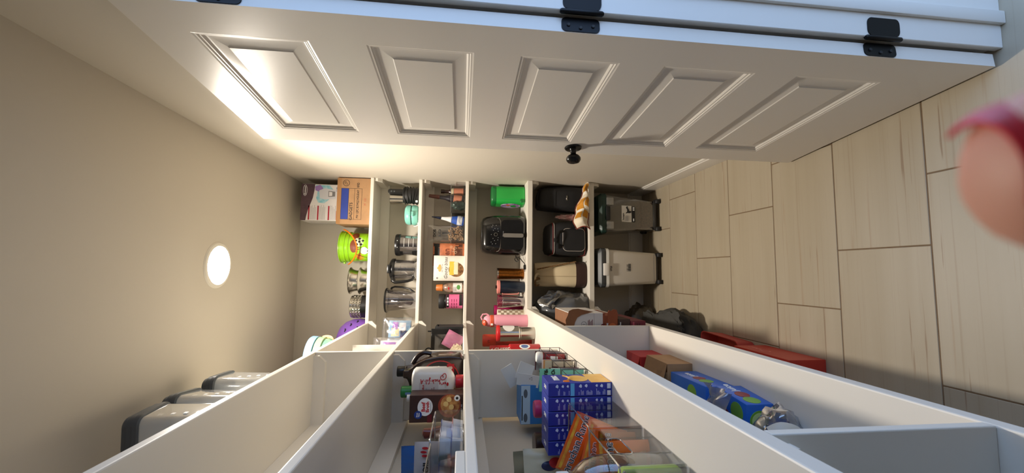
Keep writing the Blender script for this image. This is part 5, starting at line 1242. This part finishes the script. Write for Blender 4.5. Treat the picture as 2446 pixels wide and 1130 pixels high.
for k, (y0, y1) in enumerate(RK):
    rack(k, y0, y1, -.418, -.318, .088)
    names = [['black and silver', 'maroon'], ['cream', 'brown kraft', 'white'], ['mint green', 'white', 'maroon'], ['mint green', 'pale green', 'cream']][k]
    for j, nm in enumerate(names):
        mt = {'black and silver': cols_[4], 'maroon': cols_[1], 'cream': cols_[0], 'brown kraft': cols_[2], 'white': cols_[3], 'mint green': cols_[5], 'pale green': cols_[6]}[nm]
        hgt = {'mint green': .150, 'pale green': .125}.get(nm, .105)
        t = empty('seasoning_packet', (-.364 - .004*j, y0+.022+.028*j+(.045 if k == 0 else 0), Z4+.004), 0, nm + ' seasoning packet in the ' + ['farthest', 'second farthest', 'second nearest', 'nearest'][k] + ' wire rack', 'packet', 'packets in the wire racks', rot=(-.10, 0, .1*(j-1)))
        P = Pouch(.078, hgt, .012, 70+k*5+j, .06, .002, .8); P.body('film', mt, t, 10, 12)
        if nm == 'mint green':
            P.text(t, INKB, 'PROTEIN', .0175, .60, .86, bold=.03, rot=PI); P.text(t, INKB, 'POWDER', .0175, .60, .70, bold=.03, rot=PI); P.decal(t, INKB, .08, .22, .55, .58)
        else:
            P.decal(t, INKW if nm in ('maroon', 'black and silver', 'brown kraft') else cols_[1], .25, .75, .55, .75); P.decal(t, GREYT, .2, .8, .30, .33)
t = empty('spice_bottle', (-.345, 1.682, Z4+.004), 0, 'small spice bottle with white cap and red label, in the farthest rack', 'bottle', rot=(0, .06, 0))
MB().lathe([(0,0), (.018,0), (.020,.003), (.020,.085), (.015,.092), (0,.093)], 22).obj('body', M('spice_red', (140,24,34), .3), t)
MB().lathe([(0,.090), (.0205,.090), (.0215,.092), (.0215,.108), (.018,.114), (0,.115)], 24).obj('cap', WHT, t)
cyl_band(t, INKW, lambda z: .020, -.2, .5, .03, .06, off=.0006)
# --- acrylic bins with noodles
acrylic_bin('organizer_bin', 'clear organizer bin of noodle packs, beside the blue boxed dinners', -.600, -.350, .950, 1.138, Z4, .126)
acrylic_bin('organizer_bin', 'clear organizer bin with a cut-out handle, holding the clear bottle', -.600, -.350, .757, .942, Z4, .128, hole=True)
acrylic_bin('organizer_bin', 'clear organizer bin at the very front of the counter-height shelf', -.600, -.350, .560, .750, Z4, .126)
NOO = M('noodle_orange', (226,92,26), .25, var=.4, vscale=14, c2=(236,150,40), coat=.3); YEL = M('noodle_yellow', (238,190,60), .3, var=.8, vscale=40, c2=(200,90,30)); NOOW = M('noodle_window', (222,180,110), .35, var=.8, vscale=60, c2=(170,110,50))
def noodle(lab, loc, ty, rz=0., seed=1, txt='Maruchan.Ramen', dec=True, h=.118):
    t = empty('noodle_pack', loc, 0, lab, 'noodle pack', 'orange noodle packs', rot=(0, ty, rz)); P = Pouch(.150, h, .032, seed, .05, .004, .35); P.body('film', NOO, t, 18, 16)
    if dec:
        P.decal(t, YEL, .03, .97, .895, .955); P.text(t, INKW, txt, .0262, .49, .78, off=.0022, bold=.045); P.text(t, INKB, txt, .0262, .49, .78, off=.0029, bold=.0)
        P.decal(t, NOOW, .12, .88, .08, .48); P.text(t, INKR, 'CHICKEN FLAVOR', .009, .5, .60, off=.002)
    return t
noodle('orange noodle pack tilted up highest out of its clear bin', (-.472, 1.085, Z4+.036), .40, .02, 81)
noodle('orange noodle pack tilted just below the highest one', (-.462, 1.028, Z4+.024), .26, .03, 83, 'Ramen', h=.098)
noodle('orange noodle pack lowest in the bin beside the blue boxes', (-.450, .982, Z4+.008), .05, 0, 85, h=.09)
noodle('orange noodle pack behind the cut-out handle', (-.440, .912, Z4+.004), .0, .0, 87)
t = empty('clear_bottle', (-.410, .838, Z4+.0035), 0, 'large clear plastic bottle with a white screw cap', 'bottle')
CB = [(0,0), (.044,0), (.047,.005), (.047,.12), (.045,.145), (.037,.168), (.025,.184), (.0155,.193), (.0145,.205)]
MB().lathe(CB, 36).obj('bottle', clear('pet_bottle', (224,220,214), .22, .04, .05, (170,160,150)), t)
MB().lathe([(0,.200), (.0175,.200), (.0185,.202), (.0185,.222), (.017,.224), (0,.224)], 28).obj('cap', WHT, t)
MB().lathe([(.0155,.192), (.020,.193), (.020,.196), (.0155,.197)], 28).obj('neck_ring', MATS['pet_bottle'], t)
t = empty('lime_tub', (-.405, .7785, Z4+.0035), 0, 'lime green lidded tub with white handwritten label in the middle clear bin', 'tub')
LIM2 = M('lime_soft', (186,206,96), .4)
MB().loft([[Vector((u*k, v*k, z)) for u, v in rr(.088, .028, .010, 4)] for z, k in ((0,.9), (.006,1.), (.110,1.), (.116,.94))]).obj('body', LIM2, t)
pf(t, M('note_white', (222,220,212), .6), -.036, .038, .03, .104, -.0142, 'paper_label'); b = MB()
for k in range(4): b.tube(smooth_path([(-.03+.012*k, -.0152, .09), (-.026+.012*k, -.0152, .075), (-.03+.012*k, -.0152, .062)]), .0007, 4)
b.obj('fine_print', INKB, t)
t = empty('noodle_pack', (-.440, .655, Z4+.004), 0, 'dark packet with white lettering in the front clear bin', 'packet'); P = Pouch(.15, .11, .03, 91, .05, .004, .4); P.body('film', M('front_bin_packet', (150,96,70), .3, var=.6, vscale=20, c2=(220,190,150)), t); P.text(t, INKB, 'TEA', .03, .5, .5)
# --- cream snack bag and dark jar by the wall
t = empty('snack_bag', (-.556, 1.215, Z4), 0, 'open cream snack bag with red and navy emblem, against the left wall', 'bag', rot=(0, 0, .5))
P = Pouch(.105, .235, .045, 95, .04, .006, .6); P.body('film', M('cream_bag_film', (198,188,156), .35), t)
P.disc(t, NAVYF, .55, .70, .016, 'emblem', sx=.8, sz=1.4); P.disc(t, INKR, .62, .62, .016, 'emblem', off=.0018, sx=.9, sz=1.2); P.text(t, INKR, 'Nut', .03, .5, .45, bold=.03); P.decal(t, BRNF, .1, .9, .08, .3)
MB().grid(lambda u, v: (-.05+.1*u, .012+.02*v+.006*math.sin(u*9), .225+.035*v), 10, 4, thick=.0008).obj('open_flap', M('olive_lining', (128,122,96), .4), t)
t = empty('dark_jar', (-.568, 1.40, Z4), 0, 'dark red jar with a ribbed lid behind the cream snack bag', 'jar')
MB().lathe([(0,0), (.040,0), (.044,.005), (.044,.13), (.038,.142), (0,.143)], 30).obj('body', M('dark_red_jar', (70,20,22), .25, coat=.3), t)
MB().lathe([(0,.142), (.040,.142), (.0415,.144), (.0415,.170), (.038,.174), (0,.175)], 30).obj('lid', M('brown_black_lid', (46,30,28), .3), t)
cyl_band(t, MAROON, lambda z: .044, -1.2, 1.2, .03, .11); cyl_band(t, M('tan_band', (180,140,70), .5), lambda z: .044, -.2, .5, .05, .09, off=.0012)

# ================================================================== lowest shelf, near side bay
t = empty('red_box', (-.395, 1.712, Z5), 0, 'red box with an opened lid, farthest on the lowest side shelf', 'box')
MB().box(-.06, .060, -.072, .072, 0, .118, .0015, 1).obj('body', M('matte_red_box', (176,38,36), .5), t, smooth=20)
MB().box(0, .072, -.001, .001, 0, .055, m=T(.060, -.065, .1175) @ RZ(PI/2) @ RX(-1.35)).obj('lid_flap', M('matte_red_flap', (186,52,46), .5), t, smooth=0); pf(t, M('dark_red_print', (120,20,24), .5), -.04, .05, .02, .09, -.072)
t = empty('cardboard_box', (-.395, 1.545, Z5), 0, 'open brown cardboard box with ragged flaps, before the red box', 'box')
b = MB(); b.box(-.07, .070, -.085, .085, 0, .002); b.box(-.07, -.068, -.085, .085, .002, .096); b.box(.068, .070, -.085, .085, .002, .096); b.box(-.068, .068, -.085, -.083, .002, .096); b.box(-.068, .068, .083, .085, .002, .096)
b.obj('body', CARD, t, smooth=0)
MB().box(0, .165, -.001, .001, 0, .060, m=T(.070, -.082, .095) @ RZ(PI/2) @ RX(-1.3)).obj('flap', CARDIN, t, smooth=0)
MB().box(-.068, .040, -.001, .001, 0, .050, m=T(0, -.084, .095) @ RX(-1.2)).obj('flap', CARDIN, t, smooth=0)
pf(t, INKB, -.012, .006, .012, .070, -.085, 'arrow_panel'); text('THIS', .012, CARD, t, (-.003, -.0858, .041), (PI/2, PI/2, 0), ex=.0002)
b = MB(); b.tube([(.026+u, -.0853, .03+v) for u, v in ((-.014,-.012), (.014,-.012), (.014,.012), (-.014,.012))], .001, 4, closed=True); b.obj('square_mark', INKB, t)
# juice packs
JB = M('juice_blue', (36,104,196), .35, var=.3, vscale=12, c2=(26,70,160)); CHER = M('cherry_print', (140,24,30), .3); LIME2 = M('lime_slice', (120,170,60), .4); GRAPE = M('grape_print', (60,30,80), .35); LTG = M('lime_core', (200,220,140), .4)
def juice(lab, loc, w, d, h, rz, col=JB):
    t = empty('juice_pack', loc, rz, lab, 'juice pack', 'blue juice packs'); MB().box(-w/2, w/2, -d/2, d/2, 0, h, .003, 2).obj('carton', col, t, smooth=25)
    y = -d/2; x = w/2
    for (px, pz, r, m_, th) in ((.0,.50,.024,CHER,.0008), (.036,.52,.027,LIME2,.0010), (.036,.52,.021,LTG,.0014), (-.045,.35,.020,GRAPE,.0008), (.05,.2,.016,GRAPE,.0009)): MB().prism(circ(r, 22, px, pz*h), y-th, y).obj('fruit_print', m_, t, smooth=0)
    pf(t, M('leaf_print_green', (110,150,50), .45), -w/2+.004, -w/2+.022, h*.2, h*.95, y)
    text('10', .022, M('print_yellow', (226,210,90), .5), t, (-.048, y-.0008, h*.72), FY, bold=.03)
    b = MB(); b.loft([[Vector((xx, u, v)) for u, v in circ(.02, 20, 0, h*.55)] for xx in (x, x+.0008)]); b.obj('fruit_print', CHER, t, smooth=0); b = MB(); b.loft([[Vector((xx, u, v)) for u, v in circ(.022, 20, -.04, h*.55)] for xx in (x, x+.0008)]); b.obj('fruit_print', LIME2, t, smooth=0)
    text('juice', .03, INKW, t, (x+.0006, .05, h*.6), FX, bold=.02)
    MB().prism(circ(.024, 20), 0, .0008, m=T(.01, .02, h) @ RX(PI/2)).obj('fruit_print', CHER, t, smooth=0); MB().prism(circ(.026, 20), 0, .001, m=T(.045, -.03, h) @ RX(PI/2)).obj('fruit_print', LIME2, t, smooth=0)
    return t
juice('taller blue juice pack with lime and cherry print, beside the open cardboard box', (-.425, 1.325, Z5), .165, .215, .098, .02)
juice('lower blue juice pack in film, nearest of the juice packs', (-.418, 1.135, Z5), .160, .135, .080, -.10)
t = empty('small_carton', (-.575, 1.46, Z5), 0, 'small navy and white carton behind the juice packs', 'carton'); MB().box(-.05, .05, -.06, .06, 0, .13, .0015, 1).obj('body', M('navy_carton', (32,34,52), .5), t, smooth=20); pf(t, LBLU, -.05, .05, .09, .128, -.06); pf(t, WHF, -.045, .045, .05, .07, -.06)
WRAP = clear('blue_wrap_film', (190,206,226), .55, .12, .22, (120,160,210))
t = empty('shrink_film', (-.395, 1.19, Z5+.103), 0, 'loose crinkled blue shrink film over the lower juice pack', 'plastic film')
MB().grid(lambda u, v: (.075-.15*v, -.12+.13*u, .010+.020*math.sin(u*5+v*3)*math.sin(PI*v)+.010*math.sin(u*13-v*9)+.018*(1-u)*abs(math.sin(v*8))), 22, 22, thick=.0006).obj('film', WRAP, t, smooth=60)
t = empty('carrier_bag', (-.415, .985, Z5), 0, 'clear bag of blue cups with a pale cut-out handle strap', 'bag')
MB().blob(crumple(.085, .055, .105, 88, .15, .12, sub=4)).obj('film', clear('bag_film_blue', (214,220,228), .5, .1, .22, (140,160,190)), t, smooth=45)
MB().blob(crumple(.060, .035, .065, 90, .15, .1, sub=3), m=T(-.005, .01, .003)).obj('cups', M('bag_blue_cups', (60,96,160), .4, var=.8, vscale=20, c2=(40,44,60)), t, smooth=40)
STR = M('handle_strap_plastic', (196,190,176), .4)
MB().tube(smooth_path([(.020,-.050,.012), (.050,-.062,.045), (.060,-.058,.085), (.045,-.045,.110)]), .012, 8, flat=.18).obj('handle_strap', STR, t)
MB().tube(smooth_path([(.020,-.050,.012), (.018,-.062,.05), (.030,-.06,.085), (.045,-.045,.110)]), .010, 8, flat=.18).obj('handle_strap', STR, t)
# ================================================================== the photographer's hand, one fingertip near the lens
_m = CAM.matrix_world.to_3x3(); _U = -(_m @ Vector((1,0,0))); _R = _m @ Vector((0,1,0)); _F = -(_m @ Vector((0,0,1)))
_C = Vector((0, 0, CAM_H))
def hp_(u, r, f): return _C + _U*u + _R*r + _F*f
hand = empty('person', hp_(-.20, -.025, -.015), label='photographer\'s hand, blurred fingertip with red nail polish at the frame edge', cat='person')
org = hand.location.copy()
chain = {'wrist': ((-.235,-.030,-.022), .026), 'palm': ((-.190,-.024,-.012), .030), 'palm2': ((-.158,-.016,-.002), .026),
  'i1': ((-.132,-.001,.014), .0120), 'i2': ((-.102,.004,.036), .0112), 'i3': ((-.079,.0098,.0410), .0128), 'i4': ((-.0630,.0078,.0465), .0118), 'i5': ((-.0548,.0062,.0490), .0086),
  'm1': ((-.136,-.022,.014), .0112), 'm2': ((-.112,-.026,.032), .0095), 'm3': ((-.128,-.026,.048), .0085), 'm4': ((-.148,-.024,.046), .0070),
  'r1': ((-.145,-.042,.008), .0108), 'r2': ((-.124,-.047,.028), .0090), 'r3': ((-.142,-.045,.042), .0082), 'r4': ((-.160,-.042,.038), .0068),
  'l1': ((-.160,-.056,.002), .0095), 'l2': ((-.146,-.062,.018), .0080), 'l3': ((-.160,-.060,.030), .0072), 'l4': ((-.174,-.057,.027), .0060),
  't1': ((-.170,.012,-.014), .0145), 't2': ((-.138,.030,-.020), .0115), 't3': ((-.112,.035,-.020), .0100), 't4': ((-.096,.034,-.018), .0080)}
edges = [('wrist','palm'), ('palm','palm2')] + [('palm2', 'i1'), ('i1','i2'), ('i2','i3'), ('i3','i4'), ('i4','i5')] + [('palm2','m1'), ('m1','m2'), ('m2','m3'), ('m3','m4')] + [('palm','r1'), ('r1','r2'), ('r2','r3'), ('r3','r4')] + [('palm','l1'), ('l1','l2'), ('l2','l3'), ('l3','l4')] + [('palm','t1'), ('t1','t2'), ('t2','t3'), ('t3','t4')]
idx = {k: i for i, k in enumerate(chain)}
me = bpy.data.meshes.new('t'); me.from_pydata([hp_(*v[0])-org for v in chain.values()], [(idx[a], idx[b]) for a, b in edges], [])
to = bpy.data.objects.new('t', me); COL.objects.link(to)
md = to.modifiers.new('skin', 'SKIN'); md.use_smooth_shade = True; sub = to.modifiers.new('sub', 'SUBSURF'); sub.levels = 2; sub.render_levels = 2
for k, v in chain.items():
    sv = me.skin_vertices[0].data[idx[k]]; sv.radius = (v[1], v[1]); sv.use_root = (k == 'palm')
bpy.context.view_layer.update()
dg = bpy.context.evaluated_depsgraph_get(); nm = bpy.data.meshes.new_from_object(to.evaluated_get(dg)); bpy.data.objects.remove(to)
SKIN = M('skin', (240,172,140), .5, var=.25, vscale=60, c2=(230,150,132))
SKIN.node_tree.nodes['Principled BSDF'].inputs['Subsurface Weight'].default_value = .15
SKIN.node_tree.nodes['Principled BSDF'].inputs['Subsurface Radius'].default_value = (.004, .0015, .001)
nm.name = 'hand'; nm.materials.clear(); nm.materials.append(SKIN); nm.polygons.foreach_set('use_smooth', [True]*len(nm.polygons))
ho = bpy.data.objects.new('hand', nm); COL.objects.link(ho); ho.parent = hand
POL = M('red_nail_polish', (236,44,58), .4)
def nail(c, ax, n, L_, w_):
    ax = ax.normalized(); n = (n - ax*n.dot(ax)).normalized(); s = ax.cross(n); b = MB()
    def fn(u, v):
        a = (u-.5)*2.2; t_ = v
        wv = w_*(1-.25*max(0, (t_-.75)/.25)**2)
        return c + ax*(L_*(t_-.35)) + n*(w_*math.cos(a)*.92 - w_*.30 - .0022*t_*t_) + s*(wv*math.sin(a))
    b.grid(fn, 14, 12, thick=.0006); return b
i3, i5 = hp_(*chain['i3'][0])-org, hp_(*chain['i5'][0])-org
nail(hp_(-.0645,.0102,.0448)-org, i5-i3, _R*.70 - _F*.68, .0160, .0105).obj('fingernail', POL, ho, label='fingernail with red polish')
for k in ('m', 'r', 'l', 't'):
    a3, a4 = hp_(*chain[k+'3'][0])-org, hp_(*chain[k+'4'][0])-org
    nn = (_F if k != 't' else -_F)
    nail(a4 + (a4-a3).normalized()*(-.001) + nn*.0015, a4-a3, nn, .012, .0058).obj('fingernail', POL, ho)
# ================================================================== hang prints and small fittings on the part they sit on
MAIN = ('body', 'film', 'paper', 'foil', 'cloth', 'film_bag', 'carton', 'bin_body', 'tub', 'jug', 'bowl', 'glass', 'printed_pack', 'bottle')
KEYS = ('print', 'lettering', 'label', 'emblem', 'panel', 'badge', 'seal', 'tag', 'mark', 'band', 'logo', 'square', 'sticker', 'crest', 'checker', 'window', 'tape', 'flap', 'noodle_smile', 'white_oval', 'marker_scribble', 'comb')
bpy.context.view_layer.update()
for th in [o for o in bpy.data.objects if o.type == 'EMPTY' and o.parent is None]:
    kids = list(th.children); mains = [k for k in kids if k.name.split('.')[0] in MAIN and k.type == 'MESH' and k.location.length < 1e-9 and abs(k.rotation_euler.x)+abs(k.rotation_euler.y)+abs(k.rotation_euler.z) < 1e-9]
    if not mains: continue
    pack = [k for k in kids if k.name.split('.')[0] == 'printed_pack']
    for k in kids:
        nm_ = k.name.split('.')[0]
        if k is mains[0] or nm_ in MAIN or not any(s in nm_ for s in KEYS) or k.children: continue
        if pack: 
            k.parent = pack[0]; k.location = k.location - pack[0].location
        else: k.parent = mains[0]
